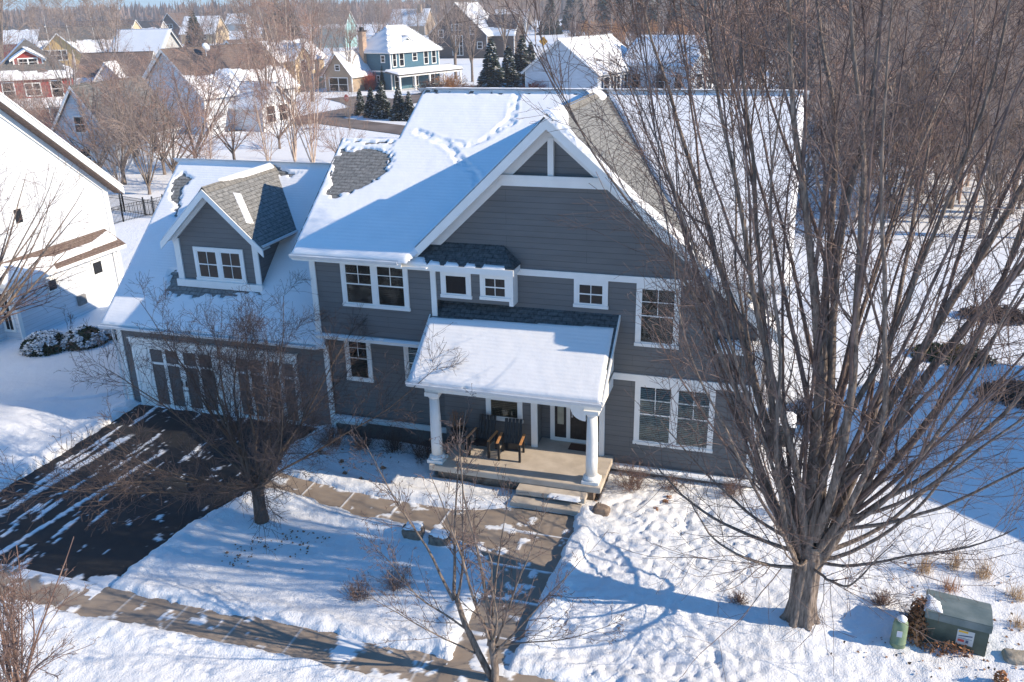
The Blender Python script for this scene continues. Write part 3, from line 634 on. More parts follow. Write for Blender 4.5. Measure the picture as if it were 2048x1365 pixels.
# ---- snow on the roofs
O1 = (0, RY, RZ); U1 = (1, 0, 0); V1 = (0, cs, sn)
def onp(px, O, U, V):
    N = np.cross(U, V); C0 = np.array([0, 0, CAM_H]); d = ray(*px); t = np.dot(np.array(O)-C0, N)/np.dot(d, N); p = C0+d*t-np.array(O)
    return (float(np.dot(p, U)), float(np.dot(p, V)))
vv = lambda Y: (Y-RY)/cs
pat = [onp(p, O1, U1, V1) for p in ((682,298),(785,304),(776,345),(737,373),(699,386),(668,397),(658,387),(665,328))]
trk = [[onp(p, O1, U1, V1) for p in L] for L in (((1040,186),(1028,205),(1024,240),(1010,252),(975,280),(955,288),(930,292),(880,285),(835,266)), ((880,285),(905,300),(925,330),(950,352),(960,380)), ((1010,252),(1025,248)))]
small = [onp(p, O1, U1, V1) for p in ((862,183),(884,184))]
def dents1(X, Y):
    d = np.full(X.shape, 1e9)
    for L in trk: d = np.minimum(d, dpoly(X, Y, L))
    w_ = vnoise(X*5, Y*5, 3); step = vnoise(X*7+4, Y*7, 9)
    return 0.075*sstep(0.15, 0.04, d+0.16*(w_-0.5))*sstep(0.25, 0.6, step)-0.018*np.exp(-((d-0.2)/0.05)**2)*step
def bare1(X, Y):
    b = -sdf(X, Y, pat)
    b = np.minimum(b, np.maximum(np.abs(X-small[0][0]-0.3)-0.45, np.abs(Y+0.12)-0.07))
    b = np.minimum(b, np.maximum(np.abs(X+13.2)-0.6, np.abs(Y-vv(25.85))-0.05))
    for rx, rw_ in ((-10.2,.12),(-9.3,.2),(-8.2,.1),(-7.5,.16),(-6.7,.1)): b = np.minimum(b, np.maximum(np.abs(X-rx)-rw_+.05, np.abs(Y+0.16)-0.02))
    return np.minimum(b, np.maximum(np.abs(X+12.5)-0.4, np.abs(Y-vv(25.85))-0.05))
snow_layer('roof_snow', [(-13.46,vv(21.42)),(-9.9,vv(21.42)),(-5.85,0.13),(-11.97,0.13),(-11.97,vv(26.04)),(-13.96,vv(26.04))], O1, U1, V1, 0.055, M['roofsnow'], H, 0.05, bare1, dents1, seed=1)
snow_layer('roof_snow', [(-1.5,vv(21.42)),(0.30,vv(21.42)),(0.30,0.13),(-5.75,0.13),(-5.35,vv(27.9))], O1, U1, V1, 0.05, M['roofsnow'], H, 0.07, None, seed=4)
snow_layer('roof_snow', [(-11.97,0.13),(0.3,0.13),(0.3,-7.7),(-11.97,-7.7)], (0, RY, RZ), (1, 0, 0), (0, -cs, sn), 0.10, M['roofsnow'], H, 0.3, seed=5)
gc = 1/math.sqrt(1+GS*GS); gs_ = GS*gc; O2 = (0, 27.5, gz(27.5)); V2 = (0, gc, gs_)
gp = lambda *P: [onp(p, O2, U1, V2) for p in P]
b1 = gp((351,351),(366,347),(384,361),(370,375),(361,396),(357,412),(345,408),(344,388)); b2 = gp((545,336),(597,350),(556,357))
b3 = gp((505,360),(551,371),(551,422),(534,468),(526,492),(505,492)); b4 = gp((341,544),(361,540),(368,560),(521,572),(521,589),(450,592),(372,593),(331,585)); b5 = gp((352,418),(356,418),(353,432),(350,432))
def bare2(X, Y):
    b = -sdf(X, Y, b1)
    for q in (b2, b3, b4, b5): b = np.minimum(b, -sdf(X, Y, q))
    return b
snow_layer('roof_snow', [(-21.6,(22.17-27.5)/gc),(-13.2,(22.17-27.5)/gc),(-13.2,0.1),(-21.6,0.1)], O2, U1, V2, 0.06, M['roofsnow'], H, 0.055, bare2, seed=7)
snow_layer('roof_snow', [(-21.6,0.1),(-13.2,0.1),(-13.2,-6.8),(-21.6,-6.8)], O2, U1, (0, -gc, gs_), 0.1, M['roofsnow'], H, 0.3, seed=8)
# left slope of the dormer and of the big gable keep their snow
a_ = 1/math.sqrt(1+DS*DS)
snow_layer('roof_snow', [(23.12,-0.05),(27.35,-0.05),(25.1,-2.55),(23.12,-2.55)], (DX, 0, DZ), (0, 1, 0), (a_, 0, DS*a_), 0.05, M['roofsnow'], H, 0.1, seed=9)
snow_layer('roof_snow', [(24.2,0.50),(24.45,0.62),(23.75,1.75),(23.5,1.65)], (DX, 0, DZ), (0, 1, 0), (a_, 0, -DS*a_), 0.05, M['roofsnow'], H, 0.04, seed=10)
snow_layer('roof_snow', [(24.2,-0.1),(27.2,-0.1),(27.2,0.10),(25.6,0.12),(24.2,0.03)], (DX, 0, DZ+0.03), (0, 1, 0), (a_, 0, -DS*a_), 0.05, M['roofsnow'], H, 0.04, seed=11)
bl_ = 1/math.sqrt(1+GL*GL); br_ = 1/math.sqrt(1+GRR*GRR)
snow_layer('roof_snow', [(21.95,0.02),(28.35,0.02),(21.95,-5.6)], (-5.9, 0, 10.36), (0, 1, 0), (bl_, 0, GL*bl_), 0.035, M['roofsnow'], H, 0.12, seed=12)
snow_layer('roof_snow', [(21.8,-0.1),(23.6,-0.1),(23.3,0.25),(22.5,0.5),(22.1,0.9),(22.02,2.4),(22.1,4.2),(21.98,6.0),(22.02,8.0),(21.8,8.1)], (-5.9, 0, 10.37), (0, 1, 0), (br_, 0, -GRR*br_), 0.06, M['roofsnow'], H, 0.05, seed=13)
snow_layer('roof_snow', [(27.3,-0.15),(28.5,-0.15),(28.3,0.35),(27.6,0.3)], (-5.9, 0, 10.37), (0, 1, 0), (br_, 0, -GRR*br_), 0.08, M['roofsnow'], H, 0.05, seed=14)
pc = 1/math.sqrt(1+ps*ps)
pt_ = [onp(p, (0,20.1,3.39), (1,0,0), (0,pc,ps*pc)) for p in ((1226,657),(1100,650),(960,641),(874,637))]
snow_layer('roof_snow', [(-9.40,(20.06-20.1)/pc),(-4.02,(20.06-20.1)/pc)]+pt_[:]+[(-9.40,pt_[-1][1])], (0, 20.1, 3.39), (1, 0, 0), (0, pc, ps*pc), 0.065, M['roofsnow'], H, 0.05, seed=15)
c2 = 1/math.hypot(0.70, 0.5)
for k, (x0, x1) in enumerate(((-9.3,-8.95),(-8.8,-8.4),(-8.2,-7.9),(-7.7,-7.05))):
    snow_layer('roof_snow', [(x0,0.0),(x1,0.0),(x1-0.05,0.1),(x0+0.05,0.13)], (0, 21.62, 6.28), (1, 0, 0), (0, .70*c2, .5*c2), 0.03, M['roofsnow'], H, 0.035, seed=20+k)
snow_layer('roof_snow', [(-10.0,-0.02),(-9.35,-0.02),(-9.5,0.22),(-10.0,0.25)], (0, 21.62, 6.28), (1, 0, 0), (0, .70*c2, .5*c2), 0.05, M['roofsnow'], H, 0.035, seed=26)
snowstrip('ledge_snow', H, -13.2, -9.5, 21.84, 21.9, 3.79, 0.02, 31)
snowstrip('ledge_snow', H, -4.0, -0.15, 22.18, 22.28, 0.40, 0.03, 32); snowstrip('ledge_snow', H, -13.3, -12.22, 22.5, 22.72, 0.61, 0.04, 33)
snowstrip('ledge_snow', H, -1.33, -0.07, 21.95, 22.28, 4.5, 0.09, 34); snowstrip('ledge_snow', H, -5.4, -4.6, 20.0, 20.14, 0.41, 0.02, 35)
# ------------------------------------------------------------------ bare trees
def tubes(lines, sides=5, thin=3, cut=0.02):
    """lines: list of (points (n,3), radii (n)); returns V,F(quads)"""
    VS = []; FS = []; b = 0
    for pts, rs in lines:
        P = np.asarray(pts, float); R = np.asarray(rs, float); n = len(P)
        k = sides if R[0] > cut else thin
        T = np.gradient(P, axis=0); T /= np.linalg.norm(T, axis=1)[:, None]+1e-9
        m = T.mean(0); a = np.cross(m, (0, 0, 1.0) if abs(m[2]) < 0.8 else (1.0, 0, 0)); a /= np.linalg.norm(a)
        A = a-T*(T@a)[:, None]; A /= np.linalg.norm(A, axis=1)[:, None]; B = np.cross(T, A)
        an = np.arange(k)*2*math.pi/k
        V = P[:, None, :]+R[:, None, None]*(A[:, None, :]*np.cos(an)[None, :, None]+B[:, None, :]*np.sin(an)[None, :, None])
        i = np.arange(n-1)[:, None]*k; c = np.arange(k)[None, :]; c2 = (c+1) % k
        FS.append(np.stack([b+i+c, b+i+c2, b+i+k+c2, b+i+k+c], -1).reshape(-1, 4)); VS.append(V.reshape(-1, 3)); b += n*k
    return np.concatenate(VS), np.concatenate(FS)
def rot_about(v, axis, ang):
    axis = axis/np.linalg.norm(axis); return v*math.cos(ang)+np.cross(axis, v)*math.sin(ang)+axis*np.dot(axis, v)*(1-math.cos(ang))
def limb(rng, p, d, L, r0, r1, n, wob=0.08, up=0.05, upd=(0, 0, 1)):
    P = [np.array(p, float)]; d = np.array(d, float); d /= np.linalg.norm(d); st = L/n; upd = np.array(upd, float)
    for i in range(n):
        d = d+rng.normal(0, wob, 3)+up*upd; d /= np.linalg.norm(d); P.append(P[-1]+d*st)
    R = r0+(r1-r0)*(np.linspace(0, 1, n+1)**0.8); return np.array(P), R
def side(rng, P, i, ang, bias=None):
    t = P[min(i+1, len(P)-1)]-P[max(i-1, 0)]; t = t/np.linalg.norm(t); ax = np.cross(t, rng.normal(0, 1, 3)); d = rot_about(t, ax, ang)
    if bias is not None: d = d+np.array(bias); d /= np.linalg.norm(d)
    return d
def ramify(rng, mains, specs, out):
    """specs per level: (children per parent, length factor range or metres, angle range, r ratio, nseg, wob, up, start)"""
    cur = mains
    for (num, L0, L1, a0, a1, rr, rend, ns, wob, up, start) in specs:
        nxt = []
        for P, R in cur:
            n = len(P); tot = np.linalg.norm(np.diff(P, axis=0), axis=1).sum()
            cnt = max(1, int(round(num*(0.6+0.8*rng.random()))))
            for _ in range(cnt):
                f = start+(1-start)*rng.random(); i = min(n-2, int(f*(n-1))); ff = f*(n-1)-i
                p = P[i]*(1-ff)+P[i+1]*ff; r = R[i]*(1-ff)+R[i+1]*ff
                L = (L0+(L1-L0)*rng.random())*(1.15-0.6*f)
                if isinstance(L0, float) and L0 < 0: L = tot*abs(L0)*(1.15-0.6*f)*(0.6+0.8*rng.random())
                q = limb(rng, p, side(rng, P, i, math.radians(a0+(a1-a0)*rng.random())), L, max(r*rr, rend), rend, ns, wob, up)
                nxt.append(q)
        out.append(nxt); cur = nxt
def build_tree(name, label, loc, trunk_lines, crown_lines, mt, mc, sides=8, csides=4, group=None, cat='tree', trunk_name='trunk', crown_name='crown', thin=3):
    t = thing(name, label, cat, loc, 0, group, local=True)
    V, F = tubes(trunk_lines, sides, sides, 0.0); npmesh(trunk_name, V, F, mt, t, True, off=False)
    V, F = tubes(crown_lines, csides, thin, 0.02); npmesh(crown_name, V, F, mc, t, True, off=False)
    return t
def clone(src, loc, rz=0.0, sc=1.0, label=None, group=None, sz=None):
    r = src.copy(); COL.objects.link(r); r.location = loc; r.rotation_euler = (0, 0, rz); r.scale = (sc, sc, sc if sz is None else sz)
    for k in ('group',):
        if k in r: del r[k]
    if label: r['label'] = label
    if group: r['group'] = group
    for ch in list(src.children):
        c = ch.copy(); COL.objects.link(c); c.parent = r
    return r

# ---- the big maple on the right
def big_maple():
    rng = np.random.default_rng(11); trunk = []; mains = []; out = []
    ang = np.linspace(0, 2*math.pi, 1)
    # flared trunk
    P = np.array([(0,0,-0.1),(0,0,0.08),(0.0,0.0,0.35),(0.02,0,0.8),(0.03,0.02,1.3),(0.05,0.03,1.75),(0.06,0.03,2.1)]); R = np.array([0.42,0.34,0.285,0.265,0.27,0.29,0.25])
    trunk.append((P, R))
    for a in np.linspace(0.3, 6.2, 7):   # root flare and fluting
        trunk.append((np.array([(0.44*math.cos(a),0.44*math.sin(a),-0.08),(0.28*math.cos(a),0.28*math.sin(a),0.16),(0.20*math.cos(a),0.20*math.sin(a),0.6),(0.21*math.cos(a+.1),0.21*math.sin(a+.1),1.2),(0.22*math.cos(a+.15),0.22*math.sin(a+.15),1.8)]), np.array([0.10,0.10,0.095,0.09,0.08])))
    # upright stems: (azimuth, tilt at fork, height, lean of the top, radius)
    stems = []
    k = 0
    for a, tilt, L, r in [(180,5,14,.165),(165,13,13.5,.14),(200,18,13,.12),(100,9,14,.15),(60,13,14,.15),(20,16,14,.16),(-10,21,13.5,.16),(-40,17,13.5,.13),(-85,12,13.5,.10),(-120,14,13,.11),
                          (175,26,12,.085),(215,25,11.5,.075),(190,36,9.5,.05),(10,27,12.5,.12),(35,25,12.5,.11),(75,22,12.5,.09),(-25,31,12,.10),(-140,24,11,.06),(5,38,11,.08),(-35,40,10,.06),(140,32,11,.07),(232,36,8.5,.05)]:
        a = math.radians(a+rng.normal(0, 5)); tl = math.radians(tilt); z0 = 1.45+1.0*rng.random(); r *= 0.86
        d = np.array([math.sin(tl)*math.cos(a), math.sin(tl)*math.sin(a), math.cos(tl)])
        p0 = np.array([0.2*math.cos(a)*min(1, tilt/25), 0.2*math.sin(a)*min(1, tilt/25), z0-0.15])
        Pm, Rm = limb(rng, p0, d, L, r, 0.010, 24, 0.052, 0.016+0.05*(tilt/50)**1.5)
        mains.append((Pm, Rm))
    # low spreading limbs that sweep out and turn up
    for a, z0, L, r in [(186,1.85,4.8,.05),(205,1.5,3.8,.045),(165,2.0,4.6,.045),(0,1.7,6.0,.05),(-20,1.7,4.8,.04),(25,1.8,6.5,.06),(-60,1.6,4.0,.035),(130,2.1,4.5,.04),(60,2.0,5.5,.05),(-100,1.8,3.2,.03),(15,2.4,7,.05),(-15,2.8,7,.05)]:
        a = math.radians(a); d = np.array([math.cos(a), math.sin(a), 0.12])
        Pm, Rm = limb(rng, (0.22*math.cos(a), 0.22*math.sin(a), z0), d, L*0.9, r, 0.01, 16, 0.07, 0.085)
        mains.append((Pm, Rm))
    lv = []; up_ = []
    ramify(rng, mains[:21], [(4.0, 4.5, 8.5, 5, 18, 0.6, 0.012, 14, 0.04, 0.03, 0.03)], up_)
    ups = up_[0]
    ramify(rng, mains+ups, [(9.5, 1.0, 3.2, 20, 55, 0.34, 0.006, 8, 0.09, 0.04, 0.10),
                        (5.6, 0.4, 1.4, 24, 62, 0.5, 0.0045, 5, 0.10, 0.04, 0.1)], lv)
    # long shoots next to the stems
    extra = []
    ramify(rng, mains+ups, [(10, 0.4, 1.3, 30, 70, 0.14, 0.0045, 4, 0.12, 0.03, 0.1)], extra)
    tw = []
    ramify(rng, lv[1], [(2.0, 0.14, 0.5, 25, 65, 0.7, 0.0035, 2, 0.12, 0.02, 0.15)], tw)
    hang = []
    for _ in range(26):   # thin drooping shoots near the camera side
        P, R = mains[21+int(rng.integers(0, 12))]; i = int(rng.integers(4, 15)); a = rng.random()*2*math.pi
        hang.append(limb(rng, P[i], (math.cos(a), math.sin(a), -0.5), 1.2+1.2*rng.random(), 0.008, 0.004, 8, 0.10, -0.05+0.10*rng.random()))
    return build_tree('maple_tree', 'huge many-stemmed bare maple filling the right side of the view', (1.2, 16.85, 0.05),
                      trunk+mains, ups+lv[0]+lv[1]+extra[0]+tw[0]+hang, M['maple'], M['twig'], 12, 5)
big_maple()

# ---- the round-headed ornamental tree before the garage
def crab_tree():
    rng = np.random.default_rng(5); mains = []
    trunk = [(np.array([(0,0,-0.1),(0,0,0.1),(-0.02,0,0.5),(0.0,0,0.95),(-.02,0,1.3)]), np.array([0.25,0.2,0.165,0.165,0.19]))]
    for k in range(23):
        a = k*2.4; tl = math.radians([15,36,54,68][k % 4]+rng.normal(0, 4)); L = [4.1,4.9,6.0,6.3][k % 4]*rng.uniform(.85, 1.05)
        d = np.array([math.sin(tl)*math.cos(a), math.sin(tl)*math.sin(a), math.cos(tl)])
        mains.append(limb(rng, (0.08*math.cos(a), 0.08*math.sin(a), 1.0+0.35*rng.random()), d, L, 0.055-0.011*(k % 4)*.6, 0.007, 12, 0.07, 0.030))
    lv = []
    ramify(rng, mains, [(13, 0.9, 2.4, 20, 52, 0.45, 0.005, 7, 0.10, 0.03, 0.18), (10.5, 0.35, 1.0, 25, 60, 0.6, 0.0042, 4, 0.12, 0.02, 0.1), (3.8, 0.1, 0.38, 30, 70, 0.8, 0.0036, 2, 0.12, 0.0, 0.1)], lv)
    return build_tree('ornamental_tree', 'low round-headed bare tree with dark trunk in front of the garage doors', (-12.67, 17.16, 0.05),
                      trunk+mains, lv[0]+lv[1]+lv[2], M['darkbark'], M['darktwig'], 8, 4)
crab_tree()
# ---- the thin young tree by the sidewalk
def young_tree():
    rng = np.random.default_rng(23); mains = []
    trunk = [(np.array([(0,0,-0.1),(0.03,0,0.3),(0.0,0,0.7),(-.04,0,1.05)]), np.array([0.09,0.085,0.08,0.08])),
             (np.array([(-0.02,0.05,-0.1),(-0.32,0.02,0.6),(-0.62,0.05,1.3),(-0.8,0.1,1.9)]), np.array([0.075,0.07,0.06,0.05]))]
    for (x, z0, ax, az, L, r) in [(0,1.0,-0.05,1,4.6,.05),(0,1.0,0.28,1,3.6,.035),(-.05,1.0,-0.22,1,4.2,.04),(-.8,1.9,-0.15,1,3.8,.04),(-.8,1.85,-0.6,1,3.6,.035),(-.75,1.8,0.1,1,3.7,.03),(-.5,1.1,-1.6,1,2.6,.025),(0,.7,0.8,1,2.8,.03),(0,.8,1.9,.7,2.6,.02),(-.1,.9,.1,1,3.5,.03),(-.3,.6,-1.2,.8,2.6,.022),(.02,.9,.5,1,3.4,.03)]:
        mains.append(limb(rng, (x, rng.normal(0, .03), z0), (ax, rng.normal(0, 0.25), az), L, r, 0.006, 12, 0.05, 0.03))
    lv = []
    ramify(rng, mains, [(12, 0.5, 1.6, 18, 48, 0.5, 0.0045, 6, 0.08, 0.03, 0.1), (5.5, 0.15, 0.5, 25, 60, 0.7, 0.0038, 3, 0.10, 0.02, 0.1), (2, 0.05, 0.1, 30, 60, 1.2, 0.006, 1, 0.0, 0.0, 0.2)], lv)
    return build_tree('young_tree', 'slender young bare tree rising beside the sidewalk in the middle foreground', (-4.8, 13.35, 0.0), trunk+mains, lv[0]+lv[1]+lv[2], M['maple'], M['twig'], 8, 4)
young_tree()
# ---- trees whose crowns enter from the left edge
def loose_tree(name, label, loc, seed, H_, n, mt, mc, spread=35, dens=1.0, lean=(0, 0, 0)):
    rng = np.random.default_rng(seed); mains = []
    trunk = [(np.array([(0,0,-0.1),(0,0,0.15),(0.02,0,H_*0.12),(0,0,H_*0.2)]), np.array([H_*.028,H_*.02,H_*.016,H_*.017]))]
    for k in range(n):
        a = k*2.4+rng.normal(0, .2); tl = math.radians(rng.uniform(8, spread)); L = H_*rng.uniform(0.62, 0.85)
        d = np.array([math.sin(tl)*math.cos(a), math.sin(tl)*math.sin(a), math.cos(tl)])
        mains.append(limb(rng, (0, 0, H_*rng.uniform(.12, .2)), d+np.array(lean), L, H_*rng.uniform(.005, .010), 0.008, 12, 0.05, 0.025))
    lv = []
    ramify(rng, mains, [(8*dens, 0.12*H_, 0.34*H_, 18, 48, 0.5, 0.006, 7, 0.08, 0.03, 0.1), (6*dens, 0.05*H_, 0.13*H_, 22, 55, 0.6, 0.0045, 4, 0.1, 0.03, 0.1), (2.2*dens, 0.015*H_, 0.04*H_, 30, 60, 0.9, 0.004, 2, 0.1, 0.0, 0.1)], lv)
    return build_tree(name, label, loc, trunk+mains, lv[0]+lv[1]+lv[2], mt, mc, 8, 4)
loose_tree('street_tree', 'bare pinkish-barked tree whose branches spread across the white neighbouring house at the left edge', (-27.4, 21.2, 0), 3, 10.0, 20, M['maple'], M['redtwig'], 52, 0.72, (0.55, 0.15, 0))
loose_tree('shrubby_tree', 'reddish bare twigs of a young tree rising from the bottom left corner', (-13.1, 9.5, 0), 8, 3.9, 22, M['redtwig'], M['redtwig'], 44, 1.0)
# ------------------------------------------------------------------ houses of the neighbourhood
WM = {}
def wallmat(name, c, h=0.2):
    if name not in WM: WM[name] = m_siding(name, c, h, 0.7, False)
    return WM[name]
def shmat(name, c0, c1):
    if name not in WM: WM[name] = m_shingle(name, c0, c1, 0.6, 0.3)
    return WM[name]
def bg_window(parent, face, pos, a0, a1, z0, z1, n=1, wmat=None):
    T = mapper(face, pos); m = MB(); c = 0.13
    fbox(m, T, a0, a1, 0, 0.07, z1-c, z1); fbox(m, T, a0, a1, 0, 0.08, z0, z0+c); fbox(m, T, a0, a0+c, 0, 0.068, z0+c, z1-c); fbox(m, T, a1-c, a1, 0, 0.068, z0+c, z1-c)
    s = (a1-a0)/n
    for k in range(1, n): fbox(m, T, a0+k*s-0.07, a0+k*s+0.07, 0, 0.066, z0+c, z1-c)
    fbox(m, T, a0+c, a1-c, 0.02, 0.05, (z0+z1)/2-0.03, (z0+z1)/2+0.03)
    wpt = m.build('window', wmat or M['white'], parent)
    p = MB(); fbox(p, T, a0+c*.5, a1-c*.5, 0.004, 0.018, z0+c*.5, z1-c*.5); p.build('pane', M['glass'], wpt); return wpt
def roofpart(parent, x0, x1, y0, y1, z, rise, kind, rmat, snow, oh=0.45, seed=0, smin=0.0, smax=1.0, back=True):
    """kind x: ridge along x; y: ridge along y; hip"""
    R = MB(); X0, X1, Y0, Y1 = x0-oh, x1+oh, y0-oh, y1+oh; cx, cy = (x0+x1)/2, (y0+y1)/2
    if kind == 'x': s = rise/((y1-y0)/2)
    elif kind == 'y': s = rise/((x1-x0)/2)
    else: s = rise/(min(x1-x0, y1-y0)/2)
    ze = z-s*oh+0.12; zt = z+rise+0.12; faces = []
    if kind == 'x':
        faces = [[(X0,Y0,ze),(X1,Y0,ze),(X1,cy,zt),(X0,cy,zt)], [(X1,Y1,ze),(X0,Y1,ze),(X0,cy,zt),(X1,cy,zt)]]
    elif kind == 'y':
        faces = [[(X1,Y0,ze),(X1,Y1,ze),(cx,Y1,zt),(cx,Y0,zt)], [(X0,Y1,ze),(X0,Y0,ze),(cx,Y0,zt),(cx,Y1,zt)]]
    else:
        h = min(X1-X0, Y1-Y0)/2; zt = ze+s*h
        if X1-X0 >= Y1-Y0: a, b = (X0+h, cy, zt), (X1-h, cy, zt)
        else: a, b = (cx, Y0+h, zt), (cx, Y1-h, zt)
        if X1-X0 >= Y1-Y0:
            faces = [[(X0,Y0,ze),(X1,Y0,ze),b,a], [(X1,Y1,ze),(X0,Y1,ze),a,b], [(X1,Y0,ze),(X1,Y1,ze),b], [(X0,Y1,ze),(X0,Y0,ze),a]]
        else:
            faces = [[(X0,Y0,ze),(X1,Y0,ze),a], [(X1,Y1,ze),(X0,Y1,ze),b], [(X1,Y0,ze),(X1,Y1,ze),b,a], [(X0,Y1,ze),(X0,Y0,ze),a,b]]
    for f in faces: R.slab(f, 0.16)
    ro = R.build('roof', rmat, parent)
    T = MB()
    if kind == 'x':
        for xx in (X0, X1-0.05):
            T.prism([(Y0,ze-0.02),(cy,zt-0.02),(Y1,ze-0.02),(Y1,ze-0.32),(cy,zt-0.32),(Y0,ze-0.32)], xx-0.012, xx+0.062, 'x')
    elif kind == 'y':
        for yy in (Y0, Y1-0.05):
            T.prism([(X0,ze-0.02),(cx,zt-0.02),(X1,ze-0.02),(X1,ze-0.32),(cx,zt-0.32),(X0,ze-0.32)], yy-0.012, yy+0.062, 'y')
    if kind != 'y': T.box(X0+0.07, X1-0.07, Y0-0.02, Y0+0.04, ze-0.26, ze-0.03)
    if kind != 'x': T.box(X1-0.04, X1+0.02, Y0+0.07, Y1-0.07, ze-0.26, ze-0.03); T.box(X0-0.02, X0+0.04, Y0+0.07, Y1-0.07, ze-0.26, ze-0.03)
    T.build('fascia', M['white'], parent)
    for k, f in enumerate(faces):
        sc = snow if not isinstance(snow, (list, tuple)) else snow[min(k, len(snow)-1)]
        if sc <= 0: continue
        q = [Vector(p) for p in f]; U = (q[1]-q[0]).normalized(); N = (q[1]-q[0]).cross(q[2]-q[1]).normalized(); V = N.cross(U)
        L = (q[1]-q[0]).length; P = [((p-q[0]).dot(U), (p-q[0]).dot(V)) for p in q]; H_ = max(p[1] for p in P)
        fn = None
        if sc < 1:
            def fn(X, Y, sc=sc, H_=H_, k=k): return Y/H_*6-sc*6+(fbm(X*0.5, Y*0.5, 3, seed+k)-0.5)*1.3
            def fn2(X, Y, f0=fn): return -f0(X, Y)
            snow_layer('roof_snow', P, tuple(q[0]), tuple(U), tuple(V), 0.14, M['roofsnow'], parent, 0.25, fn2, seed=seed+k)
        else: snow_layer('roof_snow', P, tuple(q[0]), tuple(U), tuple(V), 0.12, M['roofsnow'], parent, 0.35, None, seed=seed+k)
    return s
def wallpart(parent, x0, x1, y0, y1, z, rise, kind, wmat, base=-0.5, name='wall'):
    m = MB()
    if kind == 'x': m.prism([(y0,base),(y1,base),(y1,z),((y0+y1)/2,z+rise),(y0,z)], x0, x1, 'x')
    elif kind == 'y': m.prism([(x0,base),(x1,base),(x1,z),((x0+x1)/2,z+rise),(x0,z)], y0, y1, 'y')
    else: m.box(x0, x1, y0, y1, base, z)
    m.build(name, wmat, parent)
    c = 0.14
    for (x, y) in ((x0, y0), (x1, y0), (x1, y1), (x0, y1)): MB().box(x-0.03 if x == x0 else x-c, x+c if x == x0 else x+0.03, y-0.03 if y == y0 else y-c, y+c if y == y0 else y+0.03, 0.0, z-0.02).build('corner_board', M['white'], parent)
def home(label, corner, rz, w, d, hw, rise, kind, wm, rm, snow, wins=(), extra=None, seed=0, name='house', at='B', base=-0.5, cat='house', group=None):
    """corner: photo pixel of the near right (B) or near left (A) foot of the front wall"""
    r = math.radians(rz); cx, cy = G(*corner); ux, uy = math.cos(r), math.sin(r)
    s = -w/2 if at == 'B' else w/2
    ox, oy = cx+ux*s, cy+uy*s
    t = thing(name, label, cat, (ox, oy, 0), r, group, local=True)
    wallpart(t, -w/2, w/2, 0, d, hw, rise, kind, wm, base); roofpart(t, -w/2, w/2, 0, d, hw, rise, kind, rm, snow, seed=seed)
    for wn_ in wins: bg_window(t, *wn_)
    if kind == 'x':
        for k in range(2):
            vx = w*(-0.3+0.45*k+0.02*(seed % 5)); vy = d*(0.62+0.08*k); vz = hw+rise*(1-abs(vy-d/2)/(d/2))
            MB().tube([(vx, vy, vz-0.3), (vx, vy, vz+0.95), (vx, vy, vz+1.0)], [0.09, 0.09, 0.05], 8).build('vent_pipe', M['iron'], t, True)
    if extra: extra(t, w, d)
    return t
gsh = shmat('grey roof shingles', (0.11,0.11,0.11), (0.18,0.178,0.175)); bsh = shmat('brown roof shingles', (0.13,0.10,0.09), (0.19,0.15,0.135)); dsh = shmat('charcoal roof shingles', (0.07,0.07,0.075), (0.12,0.12,0.125))
RED = wallmat('red siding', (0.36,0.055,0.05)); YEL = wallmat('yellow siding', (0.62,0.43,0.2)); WHT = wallmat('white siding', (0.66,0.70,0.75)); TAN = wallmat('cream siding', (0.6,0.47,0.3))
TEAL = wallmat('blue siding', (0.07,0.16,0.22)); BRN = wallmat('dark brown siding', (0.12,0.095,0.085)); TQ = wallmat('pale turquoise siding', (0.32,0.55,0.55)); GRY = wallmat('light grey siding', (0.5,0.5,0.48)); STN = wallmat('tan siding', (0.42,0.33,0.24))

# ---- white neighbour on the left
NW = thing('house', 'tall white sided neighbouring house cut by the left edge, with a low brown-roofed bump-out', 'house', (-31.2, 26, 0))
m = MB(); m.prism([(18,-0.5),(33.9,-0.5),(33.9,5.7),(26,12.3),(18,5.7)], -43, -31.2, 'x'); m.build('wall', WHT, NW)
m = MB(); m.slab([(-43,33.9+0.6,5.2),(-30.65,34.5,5.2),(-30.65,26,12.35),(-43,26,12.35)][::-1], 0.2); m.slab([(-43,17.4,5.2),(-30.65,17.4,5.2),(-30.65,26,12.35),(-43,26,12.35)], 0.2); m.build('roof', M['brownsh'], NW)
snow_layer('roof_snow', [(-43,0),(-30.7,0),(-30.7,11.1),(-43,11.1)], (0,17.4,5.2), (1,0,0), (0,.769,.639), 0.1, M['roofsnow'], NW, 0.3)
snow_layer('roof_snow', [(-43,0),(-30.7,0),(-30.7,11.1),(-43,11.1)], (0,34.5,5.2), (1,0,0), (0,-.769,.639), 0.1, M['roofsnow'], NW, 0.3)
m = MB(); m.prism([(17.4,5.18),(26,12.33),(34.5,5.22),(34.5,4.8),(26,11.9),(17.4,4.78)], -30.66, -30.6, 'x')
m.prism([(18.0,5.3),(26,11.95),(33.9,5.35),(33.9,4.95),(26,11.5),(18.0,4.9)], -31.2, -31.13, 'x')
m.box(-31.2,-31.14,33.7,33.94,0,5.3); m.box(-31.25,-31.1,33.9,33.94,0,5.3); m.box(-43,-30.7,34.4,34.5,4.95,5.17)
m.build('trim', M['white'], NW)
m = MB(); m.slab([(-31.12,26,11.9),(-30.66,26,11.9),(-30.66,34.4,4.85),(-31.12,34.4,4.85)], 0.03); m.build('soffit', M['brownsh'], NW)
m = MB(); m.prism([(26.7,-0.3),(33.1,-0.3),(33.1,2.62),(26.7,2.62)], -31.2, -30.35, 'x'); m.box(-31.9,-31.2,26.7,33.1,-0.3,2.6); m.build('wall', WHT, NW)
